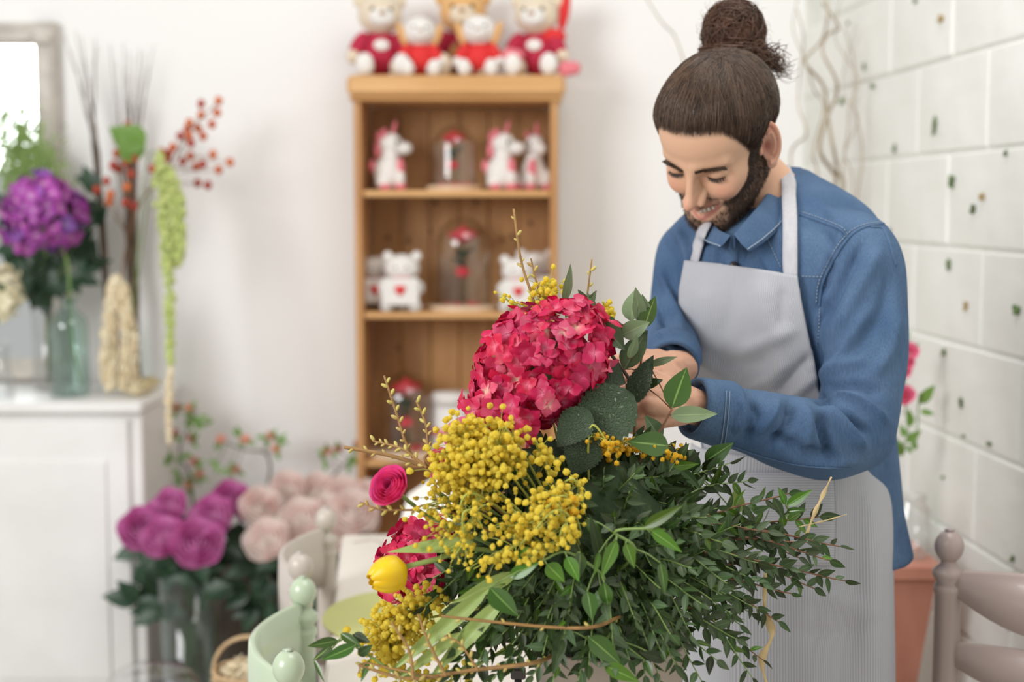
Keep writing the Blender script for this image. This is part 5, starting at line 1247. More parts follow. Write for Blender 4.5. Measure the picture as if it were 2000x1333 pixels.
# roots: on the hairline or above it
samp = dirs_of(np.repeat(aa[:, None], 90, 1), np.linspace(-.75, 1.35, 90)[None, :].repeat(ns, 0)); Rs = skullR(samp); Ps = HC+samp*Rs[..., None]
above = (Ps[..., 2]-hairline(azimuth(Ps))) > rndh.uniform(-.007, .009, (ns, 1)); first = above.argmax(1); first = np.minimum(89, first+(elr*26).astype(int)); D0 = samp[np.arange(ns), first]
k = 11; t = np.linspace(0, 1, k); om = np.arccos(np.clip(D0@POLE, -1, 1)); pe = POLE+rndh.normal(0, .10, (ns, 3)); pe /= np.linalg.norm(pe, axis=1)[:, None]
so_ = np.sin(np.maximum(om, .05)); DD = (np.sin((1-t)[None, :]*om[:, None])/so_[:, None])[..., None]*D0[:, None]+(np.sin(t[None, :]*om[:, None])/so_[:, None])[..., None]*pe[:, None]; DD /= np.linalg.norm(DD, axis=2)[..., None]
DD += (rndh.normal(0, .012, (ns, 1, 3))*np.sin(t*PI)[None, :, None]); DD /= np.linalg.norm(DD, axis=2)[..., None]
dist_ = np.arccos(np.clip(DD@POLE, -1, 1)); RR = skullR(DD); hz_ = (HC+DD*RR[..., None])[..., 2]-hairline(azimuth(HC+DD*RR[..., None])); RR = RR+hthick(hz_)+.0008+rndh.uniform(0, .0030, (ns, 1))*np.sin(np.minimum(1, t+.08)*PI)[None, :]
HP = hw(HC+DD*RR[..., None]); strands(HP[:2900], .00055, 'hair_strands', 'hair', cap_); strands(HP[2900:], .00045, 'hair_strands', 'hair_l', cap_)
# sideburn
# bun
Bx = np.array([1., 0, 0]); bunW = P(1433, 66, 2.115)
core = ico(4); V = core[0]*np.array([.043, .040, .046]); V = V*(1+.10*vnoise(V, 35, 2)[:, None]+.05*vnoise(V, 90, 4)[:, None])
bun = obj('hair_bun', (V+bunW, core[1]), M['hair_bun'], man)
nb2 = 620; k = 26; pa = np.zeros((nb2, k, 3))
for i in range(nb2):
    if i < 330: ax = nrm(np.array([rndh.normal(0, .5), rndh.normal(0, .4)+.6, rndh.normal(0, .45)]))
    else: ax = nrm(np.array([rndh.normal(0, .25), rndh.normal(0, .3), 1]))
    a_ = nrm(np.cross(ax, rndh.normal(0, 1, 3))); b_ = np.cross(ax, a_); off = rndh.uniform(-.75, .75); rr = math.sqrt(1-off*off); a0 = rndh.uniform(0, 2*PI); sp = rndh.uniform(1.0, 3.6); tt_ = a0+np.linspace(0, sp, k)
    q = (a_[None]*np.cos(tt_)[:, None]+b_[None]*np.sin(tt_)[:, None])*rr+ax*off
    rad = np.array([.0455, .043, .0485])*(1+rndh.uniform(-.02, .06)); wob = np.sin(np.linspace(0, rndh.uniform(6, 26), k)+rndh.uniform(0, 6))*rndh.uniform(0, .05)
    if i >= 330: q[:, 2] = q[:, 2]*.3-.62+rndh.normal(0, .12); q[:, :2] *= 1.12
    pa[i] = q*rad*(1+wob[:, None])+bunW
strands(pa, .0008, 'bun_strands', 'hair_bun', bun)
# band of coils at the base, loose curls to the right and flyaways
nc = 130; pa = np.zeros((nc, 30, 3))
for i in range(nc):
    s0 = P(rndh.uniform(1395, 1500), rndh.uniform(98, 128), 2.10+rndh.uniform(-.03, .03)); c_n = rndh.uniform(2, 5); rr = rndh.uniform(.004, .010); tt_ = np.linspace(0, 1, 30); d = nrm(np.array([rndh.normal(.6, .6), rndh.normal(0, .4), rndh.normal(-.1, .35)])); L_ = rndh.uniform(.02, .05)
    pa[i] = s0+d*(tt_*L_)[:, None]+rr*np.stack([np.cos(tt_*c_n*2*PI/2+i), .6*np.sin(tt_*c_n*PI+i), np.sin(tt_*c_n*PI+i*2)], -1)
strands(pa, .0008, 'bun_strands', 'hair_bun', bun)
nc = 46; pa = np.zeros((nc, 40, 3))
for i in range(nc):
    tt_ = np.linspace(0, 1, 40); s0 = P(1490, 120+rndh.uniform(-14, 12), 2.11); e = P(rndh.uniform(1510, 1552), rndh.uniform(118, 158), 2.10+rndh.uniform(-.02, .03)); rr = rndh.uniform(.003, .0085)*np.sin(np.clip(tt_*1.6, 0, 1)*PI/2); w_ = rndh.uniform(8, 16)
    pa[i] = s0*(1-tt_[:, None])+e*tt_[:, None]+rr[:, None]*np.stack([np.cos(tt_*w_+i), .5*np.sin(tt_*w_), np.sin(tt_*w_+i)], -1)
strands(pa, .00055, 'loose_curls', 'hair_bun', bun)
nc = 110; pa = np.zeros((nc, 14, 3))
for i in range(nc):
    a_ = rndh.uniform(0, 2*PI); s0 = bunW+np.array([math.cos(a_)*.044, 0, math.sin(a_)*.047]); d = nrm(np.array([math.cos(a_), rndh.normal(0, .5), math.sin(a_)])); tt_ = np.linspace(0, 1, 14); pa[i] = s0+d*(tt_*rndh.uniform(.004, .016))[:, None]+.004*np.stack([np.sin(tt_*7+i), 0*tt_, np.cos(tt_*7+i)], -1)
strands(pa, .00022, 'flyaway_hairs', 'hair_bun', bun)
nc = 150; ii = rndh.choice(ns, nc); pa = hw(HC+DD[ii]*(RR[ii]+.004*np.sin(t*PI*rndh.uniform(.5, 1.5, (nc, 1)))+.001)[..., None]) if False else None
# eyebrows, lashes, beard
def on_face(x, z):
    """points of the face's front at local x, z"""
    x = np.atleast_1d(np.asarray(x, float)); z = np.atleast_1d(np.asarray(z, float)); lo2 = np.full(len(x), -.14); hi2 = np.full(len(x), -.02)
    ys = np.linspace(-.135, -.02, 60); found = np.full(len(x), -.02); done = np.zeros(len(x), bool)
    for y in ys:
        p = np.stack([x, np.full(len(x), y), z], -1); v = face(p); m_ = (v < 0) & ~done; found[m_] = y; done |= m_
    return np.stack([x, found, z], -1)
nb3 = 420; pa = []
for s in (-1, 1):
    u = rndh.rand(nb3); x = .009+u*.039; z = .0078+.0060*np.sin(u*PI*.62)-.0040*u+rndh.uniform(-.0024, .0024, nb3)*(1.15-u*.75); q = on_face(x, z)
    dirx = np.stack([.75+.25*u, -.35+.0*u, .55-1.05*u], -1); dirx += rndh.normal(0, .14, dirx.shape); dirx /= np.linalg.norm(dirx, axis=1)[:, None]
    L_ = rndh.uniform(.004, .0075, nb3); pth = q[:, None]+dirx[:, None]*(np.linspace(0, 1, 4)[None, :, None]*L_[:, None, None])+np.array([0, -.0012, 0]); pth[:, 1:, 1] -= .0006; pth[..., 0] *= s; pa.append(pth)
strands(hw(np.concatenate(pa)), .00046, 'eyebrows', 'hair', cap_)
pa = []
for s in (-1, 1):
    u = np.linspace(0, 1, 46); x = .0205+u*.0235; z = -.0088-.0016*np.sin(u*PI)+.0012*u; q = on_face(x, z); d = np.stack([.25+.6*(u-.3), -.75+0*u, -.6+0*u], -1)
    pth = q[:, None]+d[:, None]*(np.linspace(0, 1, 4)[None, :, None]*.0062); pth[..., 0] *= s; pa.append(pth)
strands(hw(np.concatenate(pa)), .00032, 'eyelashes', 'hair', cap_)
w = beard_w(HV)*(HV[:, 2] < .02); cand = rndh.choice(len(HV), 9000, p=w/w.sum()); q = HV[cand]; HN = normals(HV, HF); hn = HN[cand]; hn = hn*np.sign((hn*(q-HC)).sum(1))[:, None]
d = hn*.55+np.array([0, -.25, -1])[None]*.8+np.stack([0*q[:, 0], .25*(q[:, 1] > -.05), 0*q[:, 0]], -1)+rndh.normal(0, .28, q.shape); mst = (q[:, 2] > -.060) & (q[:, 1] < -.075); d[mst] += np.stack([np.sign(q[mst, 0])*1.1, 0*q[mst, 0], .35+0*q[mst, 0]], -1); d /= np.linalg.norm(d, axis=1)[:, None]
L_ = rndh.uniform(.004, .0085, len(q))*(.7+.5*(q[:, 2] < -.085))*np.where(mst, .6, 1); pth = q[:, None]+d[:, None]*(np.linspace(0, 1, 4)[None, :, None]*L_[:, None, None]); pth[:, 2:, 2] -= .0006
strands(hw(pth), .00036, 'beard', 'hair', man)
# teeth
tm = MB(); M['teeth'] = mat('teeth', (.82, .76, .66), .3)
for i in range(-4, 5):
    if i == 0: continue
    x = (abs(i)-.5)*.0052*np.sign(i); yy = -.0925+.0115*(x/.02)**2; tm.add(*ell((x, yy, -.0632+.06*abs(x)), (.0026, .0020, .0040), 2))
obj('teeth', (hw(np.concatenate(tm.V)), tm.F), M['teeth'], bo)
# ------------------------------------------------------------------ the bouquet: bowl, added dark core, stems
BX, BD = P(1190, 1290, 1.76)[0], 1.76
BC = np.array([BX, P(1190, 1290, BD)[1], TZ+.001]); zr = P(1190, 1288, 1.67)[2]; hb_ = zr-BC[2]
M['bowl'] = mat('stoneware', (.34, .285, .23), .45, c2=(.29, .245, .20), ns=8)
bw = thing('bowl', 'wide greige stoneware bowl on the table holding the bouquet', 'bowl', BC)
obj('bowl_body', lathe([(0, .0), (.05, 0), (.052, .012), (.045, .02), (.068, .05), (.086, hb_*.6), (.097, hb_-.004), (.099, hb_), (.093, hb_), (.090, hb_-.006), (.078, hb_*.6), (.055, .06), (0, .035)], seg=64), M['bowl'], bw, world=False)
M['core_shade'] = mat('core_shade', (.02, .045, .015), .9, c2=(.035, .06, .02), ns=60, bump=.6, bs=80)
V, F = ell((0, 0, 0), (.10, .10, .12), 4); V = V*(1+.14*vnoise(V, 40)[:, None]); V[:, 2] += hb_+.10
V[:, 2] = np.maximum(V[:, 2], hb_-.02); r_ = np.linalg.norm(V[:, :2], axis=1); k_ = np.where(V[:, 2] < hb_+.01, np.minimum(1, .076/np.maximum(r_, 1e-6)), 1); V[:, :2] *= k_[:, None]
V[:, 0] -= .02
tag(obj('shade_core', (V+BC, F), M['core_shade'], None), 'added dark core under the stems standing in for shade inside the bouquet', 'shade filler')  # lump added so the deep interior of the bouquet reads dark
HUB = BC+[-.02, 0, hb_+.06]
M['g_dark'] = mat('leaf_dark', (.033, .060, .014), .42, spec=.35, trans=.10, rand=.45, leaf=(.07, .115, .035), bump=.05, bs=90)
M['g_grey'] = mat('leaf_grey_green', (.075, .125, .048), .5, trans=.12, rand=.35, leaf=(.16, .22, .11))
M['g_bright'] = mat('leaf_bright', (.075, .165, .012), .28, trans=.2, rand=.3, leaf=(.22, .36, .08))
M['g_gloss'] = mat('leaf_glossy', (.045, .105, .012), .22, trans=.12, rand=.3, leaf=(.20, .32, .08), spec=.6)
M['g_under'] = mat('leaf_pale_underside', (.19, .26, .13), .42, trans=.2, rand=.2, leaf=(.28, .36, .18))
M['g_tulip'] = mat('tulip_leaf', (.40, .50, .15), .42, trans=.3, rand=.12, c2=(.33, .45, .12), ns=12)
def hleaf_mat():
    m = mat('hydrangea_leaf', (.038, .075, .032), .42, trans=.08, rand=.15); N = m.node_tree.nodes; L = m.node_tree.links
    uv = N.new('ShaderNodeUVMap'); mp = N.new('ShaderNodeMapping'); mp.inputs['Scale'].default_value = (1, 1.2, 1); L.new(uv.outputs[0], mp.inputs[0])
    v = N.new('ShaderNodeTexVoronoi'); v.feature = 'DISTANCE_TO_EDGE'; v.inputs['Scale'].default_value = 17; L.new(mp.outputs[0], v.inputs[0])
    mr = N.new('ShaderNodeMapRange'); mr.inputs[2].default_value = .12; L.new(v.outputs['Distance'], mr.inputs[0])
    b = N['Principled BSDF']; bp = N.new('ShaderNodeBump'); bp.inputs['Strength'].default_value = .9; bp.inputs['Distance'].default_value = .003; L.new(mr.outputs[0], bp.inputs['Height']); L.new(bp.outputs[0], b.inputs['Normal'])
    mx = N.new('ShaderNodeMixRGB'); mx.inputs[1].default_value = (.15, .21, .12, 1); mx.inputs[2].default_value = (.038, .075, .032, 1); L.new(mr.outputs[0], mx.inputs[0]); L.new(mx.outputs[0], b.inputs['Base Color'])
    return m
M['g_hyd'] = hleaf_mat()
M['stem_red'] = mat('reddish_stem', (.22, .10, .05), .6); M['stem_l'] = mat('light_stem', (.20, .30, .08), .5)
smalls = [leaf_me('sm%d' % i, M[m], w=w, cup=c, bend=b, nu=5, nv=8) for i, (m, w, c, b) in enumerate((('g_dark', .36, .2, .12), ('g_dark', .32, .1, .25), ('g_grey', .36, .2, .05), ('g_grey', .40, .15, .2), ('g_dark', .42, .25, -.1), ('g_bright', .34, .2, .1)))]
TOC = np.array([0, -1, .25])
def sprig(base, tip, sag, n, ls, pick, label, group, seed, stem_r=.0011, sm_='stem_l', start=.3, face=None, cat='foliage', name='leafy_sprig', out=None):
    g = random.Random(seed); base = np.asarray(base, float); tip = np.asarray(tip, float)
    mid = base*.45+tip*.55+np.array([0, 0, sag])+(np.zeros(3) if out is None else out)
    pts = catmull([base, mid, tip], 24); t = thing(name, label, cat, base, group); obj('stem', tube(pts, np.linspace(stem_r*1.6, stem_r*.7, 24), 5), M[sm_], t)
    T, Nn, B = frames(pts)
    for i in range(n):
        u = start+(1-start)*(i/(n-1) if n > 1 else 1); k = min(23, int(u*23)); p = pts[k]; tg = T[k]
        side = 1 if i % 2 else -1; a = g.uniform(.55, 1.05)
        if i == n-1: a = .05
        # the two sides of the stem as seen by somebody before the bouquet
        sd = nrm(np.cross(tg, TOC)+np.array([g.gauss(0, .45) for _ in range(3)])*.8); d = nrm(tg*math.cos(a)+sd*side*math.sin(a)+np.array([0, -.1, -.08]))
        s = ls*g.uniform(.7, 1.18)*(1-.25*u); fc = nrm((TOC if face is None else face)+np.array([g.gauss(0, .5) for _ in range(3)]))
        put_leaf(t, pick(g), p, p+d*s, fc, g.uniform(.85, 1.15))
    return t
picks = lambda w: (lambda g: smalls[g.choices(range(6), w)[0]])
pd, pg, pb = picks((5, 4, 1.5, 1.5, 4, .6)), picks((1, 1, 5, 4, 1, 1)), picks((2, 2, 1, 1, 2, 4))
g0 = random.Random(11)
# outer sprigs at the places the photograph shows them
OUT = [(1640, 1068, 1.80, 0), (1650, 1135, 1.79, 0), (1600, 1010, 1.82, 2), (1575, 1060, 1.78, 0), (1620, 1095, 1.78, 0), (1540, 965, 1.80, 2), (1545, 1160, 1.74, 0), (1520, 1215, 1.74, 0), (1490, 1290, 1.72, 0), (1470, 1325, 1.70, 0), (1440, 1250, 1.68, 1),
       (1500, 1040, 1.76, 1), (1470, 1000, 1.78, 1), (1460, 940, 1.80, 0), (1425, 905, 1.80, 0), (1395, 925, 1.82, 2), (1360, 945, 1.78, 0), (1480, 1100, 1.70, 0), (1540, 1110, 1.74, 1), (1400, 1290, 1.66, 0), (1350, 1240, 1.62, 1),
       (1290, 930, 1.72, 1), (1240, 925, 1.66, 1), (1345, 1000, 1.66, 1), (1390, 1010, 1.66, 1), (1410, 1060, 1.64, 0), (1180, 930, 1.66, 1), (1230, 960, 1.63, 1), (1420, 1140, 1.62, 1), (1350, 1110, 1.60, 1), (1290, 1150, 1.59, 0), (1370, 1180, 1.60, 0),
       (1160, 1270, 1.60, 0), (1090, 1300, 1.60, 0), (1040, 1320, 1.60, 1), (1230, 1290, 1.60, 0), (1290, 1270, 1.60, 0), (1000, 1260, 1.60, 0), (950, 1235, 1.60, 1), (900, 1260, 1.61, 0), (860, 1220, 1.62, 1), (830, 1185, 1.64, 0), (870, 1150, 1.66, 1), (905, 1115, 1.66, 0),
       (845, 1130, 1.68, 1), (900, 1190, 1.62, 1), (930, 1300, 1.60, 0), (880, 1310, 1.60, 2), (1070, 1160, 1.59, 0), (1020, 1150, 1.60, 1), (1060, 1230, 1.58, 1), (1110, 1200, 1.58, 0), (1180, 1180, 1.58, 0), (1240, 1210, 1.58, 1), (1320, 1300, 1.62, 0), (1180, 1080, 1.61, 0), (1100, 1060, 1.62, 0),
       (1040, 1010, 1.63, 1), (1075, 960, 1.65, 1), (1130, 990, 1.64, 1), (1200, 1010, 1.62, 1), (1270, 1040, 1.62, 0), (1320, 1060, 1.62, 1), (1430, 1200, 1.66, 0), (1480, 1190, 1.70, 0), (1560, 1090, 1.80, 0), (1130, 1330, 1.60, 1), (1010, 1210, 1.60, 0), (960, 1180, 1.62, 0),
       (1010, 930, 1.70, 0), (1200, 1325, 1.60, 0), (1330, 1310, 1.63, 0), (1060, 1280, 1.58, 0), (1260, 1320, 1.62, 1), (1150, 1300, 1.58, 0), (1370, 1330, 1.66, 0), (1100, 1250, 1.57, 1), (1310, 1240, 1.58, 0), (1000, 1300, 1.60, 0), (960, 1330, 1.59, 1), (1030, 1270, 1.60, 0), (920, 1330, 1.60, 0), (980, 1240, 1.60, 1), (1080, 1335, 1.59, 0), (1200, 1300, 1.57, 1), (1290, 1330, 1.60, 0), (960, 1090, 1.66, 0), (940, 1030, 1.70, 0), (1590, 1150, 1.80, 0)]
where_ = {}
for i, (px, py, d, k) in enumerate(OUT):
    tip = P(px, py, d); far = px > 1500 or px < 900
    side = 'right' if px > 1330 else ('left' if px < 1000 else 'middle'); lab, grp = {
        'right': ('slender green leafy stem reaching right across the grey apron', 'leafy stems over the apron'), 'left': ('slender green leafy stem spreading left under the yellow mimosa', 'leafy stems under the mimosa'), 'middle': ('slender dark leafy stem in the front of the bouquet over the bowl', 'leafy stems over the bowl')}[side]
    sprig(HUB+[g0.uniform(-.03, .03), g0.uniform(-.04, .02), g0.uniform(-.03, .03)], tip, g0.uniform(.02, .05), 17 if not far else 20, .027 if k != 2 else .034, (pd, pg, pb)[k], lab, grp, i+100, .0013 if far else .001, 'stem_red' if px > 1480 else 'stem_l', .34 if not far else .42)
# filling stems deeper inside
for i in range(46):
    px, py = 985+g0.random()*365, 860+g0.random()*110+.0; px2 = px; d = 1.76+g0.uniform(-.05, .04)
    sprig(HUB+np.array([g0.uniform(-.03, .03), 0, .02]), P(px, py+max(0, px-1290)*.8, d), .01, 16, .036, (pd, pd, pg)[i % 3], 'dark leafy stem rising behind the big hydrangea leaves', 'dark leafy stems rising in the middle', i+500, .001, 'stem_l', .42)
for i in range(46):
    sprig(HUB+np.array([g0.uniform(-.03, .03), .01, .0]), P(870+g0.random()*190, 880+g0.random()*370, 1.70+g0.random()*.05), .01, 16, .032, (pd, pg, pd)[i % 3], 'dark leafy stem behind the yellow mimosa', 'dark leafy stems behind the mimosa', i+700, .001, 'stem_l', .35)
for i in range(76):
    a = g0.uniform(0, 2*PI); r = math.sqrt(g0.random())
    px = 1170+r*math.cos(a)*(330 if math.cos(a) > 0 else 270); py = 1125-r*math.sin(a)*(190 if math.sin(a) > 0 else 185); d = 1.80-.17*math.sqrt(1-r*r*.9)
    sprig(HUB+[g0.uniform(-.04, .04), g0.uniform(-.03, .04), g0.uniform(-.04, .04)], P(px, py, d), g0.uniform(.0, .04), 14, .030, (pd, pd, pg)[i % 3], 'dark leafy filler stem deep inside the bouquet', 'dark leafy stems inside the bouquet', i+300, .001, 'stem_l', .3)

# glossy pointed leaves: one arching stem each side, every leaf where the photograph has it
big = {k: leaf_me('big_'+k, M[m], w=1.0, cup=c, bend=b, nu=7, nv=11, tipk=tp, wave=wv_) for k, (m, c, b, tp, wv_) in {
    'bright': ('g_bright', .12, .10, 1.15, 0), 'gloss': ('g_gloss', .14, .12, 1.0, 0), 'dark': ('g_dark', .12, .15, 1.0, 0), 'grey': ('g_grey', .12, .1, .8, .3), 'under': ('g_under', .14, .12, .8, .3), 'tulip': ('g_tulip', .10, .10, 1.4, 0)}.items()}
big['hyd'] = leaf_me('big_hyd', M['g_hyd'], w=1.0, cup=.10, bend=.12, nu=9, nv=25, tipk=.7, wave=.25, serr=.5)
def leaves(name, label, stem, lst, depth, stem_m='stem_l', r=.0016, cat='foliage', group=None):
    """stem: pixel polyline with depths; lst: (base px, py, tip px, py, width px, kind, depth, tilt)"""
    pts = catmull([HUB+[0, 0, -.01]]+[P(*s) for s in stem], 26); t = thing(name, label, cat, pts[0], group); obj('stem', tube(pts, np.linspace(r*1.3, r*.8, 26), 6), M[stem_m], t)
    for (x0, y0, x1, y1, w, k, d, tx_) in lst:
        b, e = P(x0, y0, d), P(x1, y1, d-.012 if tx_ >= 0 else d+.012); L_ = np.linalg.norm(e-b); wr = (w/FP*d)/L_/1.0
        face = nrm(TOC+np.array([tx_, 0, .1])); put_leaf(t, big[k], b, e, face, wr/1.12, zs=.35+.65*min(1, wr))
        j = int(np.argmin(np.linalg.norm(pts-b, axis=1))); 
        if .004 < np.linalg.norm(pts[j]-b) < .12: obj('petiole', tube([pts[j], (pts[j]+b)/2+[0, 0, .002], b], .0009, 5), M[stem_m], t)
    return t
leaves('camellia_branch', 'glossy broad leaved branch pointing up right beside the pink hydrangea', [(1230, 900, 1.76), (1245, 760, 1.77), (1260, 650, 1.77)],
       [(1233, 628, 1238, 566, 38, 'under', 1.775, -.3), (1250, 630, 1243, 562, 28, 'under', 1.765, .3), (1258, 642, 1279, 576, 32, 'gloss', 1.755, -.4), (1262, 640, 1256, 576, 30, 'under', 1.77, .2),
        (1158, 620, 1222, 682, 52, 'grey', 1.75, .3), (1214, 655, 1268, 630, 36, 'under', 1.75, .4), (1219, 722, 1263, 643, 46, 'grey', 1.745, -.5), (1228, 700, 1246, 655, 22, 'under', 1.74, .6), (1180, 640, 1226, 655, 40, 'grey', 1.76, .1)], 1.76, 'stem_red')
leaves('camellia_branch', 'glossy leaved branch in front of the hands holding the bouquet', [(1250, 900, 1.74), (1290, 840, 1.74), (1312, 800, 1.745)],
       [(1312, 798, 1341, 716, 52, 'gloss', 1.745, -.2), (1310, 812, 1401, 808, 32, 'under', 1.74, .2), (1306, 872, 1228, 862, 48, 'gloss', 1.70, .0), (1258, 754, 1294, 742, 20, 'dark', 1.76, .0), (1268, 714, 1322, 697, 15, 'under', 1.77, .0), (1290, 860, 1262, 812, 34, 'grey', 1.75, .3)], 1.74, 'stem_red')
leaves('glossy_sprig', 'arching stem of glossy pointed leaves in the front middle of the bouquet', [(1240, 1080, 1.60), (1200, 1040, 1.58), (1262, 1033, 1.57), (1275, 1035, 1.57)],
       [(1258, 1030, 1333, 988, 24, 'bright', 1.57, .1), (1272, 1037, 1333, 1079, 26, 'bright', 1.57, .2), (1204, 1056, 1174, 1130, 26, 'bright', 1.57, .0), (1222, 1062, 1240, 1110, 24, 'bright', 1.57, .2), (1170, 1080, 1161, 1124, 14, 'bright', 1.57, .5),
        (1176, 1104, 1154, 1007, 24, 'dark', 1.585, .2), (1147, 1013, 1177, 1062, 22, 'gloss', 1.59, .0), (1290, 1100, 1300, 1160, 20, 'gloss', 1.58, .2)], 1.58)
leaves('glossy_sprig', 'arching stem of drooping glossy leaves left of the middle of the bouquet', [(1180, 1130, 1.60), (1110, 1080, 1.58), (1060, 1095, 1.57)],
       [(995, 1127, 1054, 1099, 26, 'bright', 1.57, .1), (1068, 1103, 1103, 1137, 34, 'bright', 1.565, .2), (1107, 1088, 1131, 1136, 28, 'bright', 1.565, .0), (1133, 1080, 1131, 1132, 26, 'gloss', 1.57, .3), (1078, 1018, 1134, 1084, 38, 'dark', 1.59, .1),
        (1147, 1156, 1158, 1212, 32, 'gloss', 1.57, .3), (1180, 1138, 1188, 1192, 28, 'gloss', 1.57, -.3), (957, 1148, 1012, 1208, 44, 'gloss', 1.56, -.5), (1010, 1090, 1030, 1070, 14, 'bright', 1.58, 0)], 1.57)
leaves('glossy_sprig', 'low stem of broad glossy leaves hanging over the bowl', [(1190, 1240, 1.62), (1150, 1250, 1.59)],
       [(1150, 1245, 1215, 1300, 40, 'gloss', 1.58, .2), (1180, 1300, 1250, 1333, 30, 'bright', 1.57, .2), (1100, 1230, 1080, 1320, 26, 'dark', 1.59, .0), (1300, 1290, 1250, 1275, 22, 'dark', 1.6, .1), (1260, 1290, 1275, 1325, 16, 'gloss', 1.6, 0)], 1.57)
leaves('glossy_sprig', 'stem of pointed leaves rising against the apron below the sleeve', [(1330, 1000, 1.76), (1372, 930, 1.80), (1380, 902, 1.80)],
       [(1377, 902, 1432, 866, 34, 'gloss', 1.80, .2), (1352, 922, 1358, 880, 28, 'dark', 1.80, .2), (1372, 920, 1395, 895, 18, 'dark', 1.80, .0), (1436, 1004, 1440, 952, 36, 'tulip', 1.82, .0), (1390, 960, 1410, 905, 14, 'bright', 1.8, 0), (1300, 872, 1262, 880, 22, 'bright', 1.75, .2)], 1.8)
leaves('glossy_sprig', 'light green leafy tip at the far right of the bouquet', [(1450, 1080, 1.78), (1534, 1010, 1.80), (1535, 986, 1.80)],
       [(1536, 988, 1587, 957, 20, 'bright', 1.80, .1), (1534, 986, 1521, 952, 16, 'bright', 1.80, .3), (1536, 1000, 1575, 996, 14, 'gloss', 1.80, 0), (1530, 1030, 1527, 1000, 16, 'bright', 1.80, 0)], 1.8)
leaves('glossy_sprig', 'trailing dark leaves at the lower left over the olive mat', [(950, 1290, 1.62), (800, 1320, 1.60), (722, 1282, 1.60), (672, 1248, 1.60)],
       [(660, 1252, 601, 1263, 20, 'gloss', 1.60, .0), (694, 1262, 628, 1290, 24, 'gloss', 1.59, .1), (665, 1238, 708, 1266, 18, 'gloss', 1.60, .1), (690, 1240, 722, 1255, 20, 'dark', 1.61, .0), (650, 1266, 612, 1290, 16, 'grey', 1.61, .0), (614, 1290, 634, 1334, 9, 'gloss', 1.6, .2), (700, 1280, 726, 1262, 20, 'dark', 1.6, .2), (722, 1290, 705, 1333, 12, 'gloss', 1.6, 0)], 1.6)
leaves('tulip_leaf_blades', 'pale green tulip leaves sweeping down to the lower left', [(1000, 1140, 1.62)],
       [(955, 1150, 752, 1322, 34, 'tulip', 1.605, .2), (985, 1170, 832, 1330, 36, 'tulip', 1.595, -.2), (900, 1235, 770, 1333, 24, 'tulip', 1.60, .3), (1010, 1120, 880, 1180, 30, 'tulip', 1.62, .1)], 1.6)
leaves('dusty_sprig', 'curled grey green leaf standing above the pink hydrangea', [(1130, 800, 1.78), (1105, 620, 1.78)],
       [(1100, 592, 1117, 517, 20, 'under', 1.78, .6), (1140, 610, 1165, 568, 18, 'grey', 1.79, .2), (1150, 600, 1130, 566, 16, 'grey', 1.79, .2), (1160, 610, 1148, 572, 16, 'under', 1.79, .2), (1120, 612, 1128, 574, 14, 'grey', 1.79, 0)], 1.78)

# the big pink hydrangea
PK = [floret_mesh(s, (.86, .22, .34), (.62, .010, .085), (.55, .008, .07), M['hyd_pink']) for s in range(5)]+[floret_mesh(7, (.85, .60, .45), (.74, .10, .19), (.68, .03, .12), M['hyd_pink']), floret_mesh(8, (.80, .10, .22), (.52, .006, .065), (.46, .004, .05), M['hyd_pink'])]
lg = nrm([.77, 0, .64]); sh_ = np.cross([0, -1., 0], lg); HRt = np.stack([lg, sh_, [0, -1., 0]], 1)
hcen = P(1052, 716, 1.735)
hyd = hydrangea('hydrangea', 'large crimson pink hydrangea head at the top of the bouquet', hcen, np.array([.093, .066, .060]), HRt, 240, .0168, PK, 21, -.5, jit=.10)
gx = random.Random(4)
for (x_, y_, d_0) in ((1030, 845, 1.675), (1012, 822, 1.668), (985, 838, 1.68), (950, 830, 1.685), (960, 800, 1.67), (925, 800, 1.69), (1035, 815, 1.668), (1000, 790, 1.66), (1175, 655, 1.70), (1160, 690, 1.69), (1135, 735, 1.68), (1110, 760, 1.675), (1140, 615, 1.71), (1070, 790, 1.67)):
    nn = nrm(np.array([gx.gauss(0, .35), -1, gx.gauss(-.1, .35)])); x = nrm(np.cross(nn, [gx.gauss(0, 1), 0, 1])); y = np.cross(nn, x); sz = .0175
    link('floret', PK[gx.randrange(7)], hyd, basis(x*sz, y*sz, nn*sz, P(x_, y_, d_0)-hcen))
stem_of(hyd, [hcen+[.02, .0, -.02], P(1150, 860, 1.74), HUB], .004)
for (x0, y0, x1, y1, w, d, tx_) in ((1238, 772, 1110, 862, 108, 1.70, .1), (1150, 800, 1088, 872, 66, 1.685, -.1), (1150, 850, 1120, 930, 74, 1.69, .3), (1231, 790, 1274, 694, 44, 1.755, -.3), (1165, 722, 1222, 748, 56, 1.74, .2), (1120, 800, 1170, 790, 60, 1.72, 0), (1100, 870, 1060, 900, 44, 1.70, 0)):
    b, e = P(x0, y0, d), P(x1, y1, d-.01); L_ = np.linalg.norm(e-b); put_leaf(hyd, big['hyd'], b, e, nrm(TOC+np.array([tx_, 0, .2])), (w/FP*d)/L_/1.12, zs=.6)
hc2 = P(826, 1098, 1.765)
hyd2 = hydrangea('hydrangea', 'second crimson hydrangea head behind the yellow tulip', hc2, np.array([.055, .046, .040]), HRt, 80, .0172, PK, 22, -.5)
stem_of(hyd2, [hc2+[.01, .01, 0], P(960, 1130, 1.76), HUB], .0035)
bt = thing('bare_twig', 'dark bare stem crossing behind the hydrangea leaves to the hands', 'stem', P(1255, 790, 1.80)); obj('stem', tube(catmull([P(1255, 790, 1.80), P(1225, 735, 1.78), P(1185, 682, 1.765)], 10), .0026, 6), M['bark'], bt)
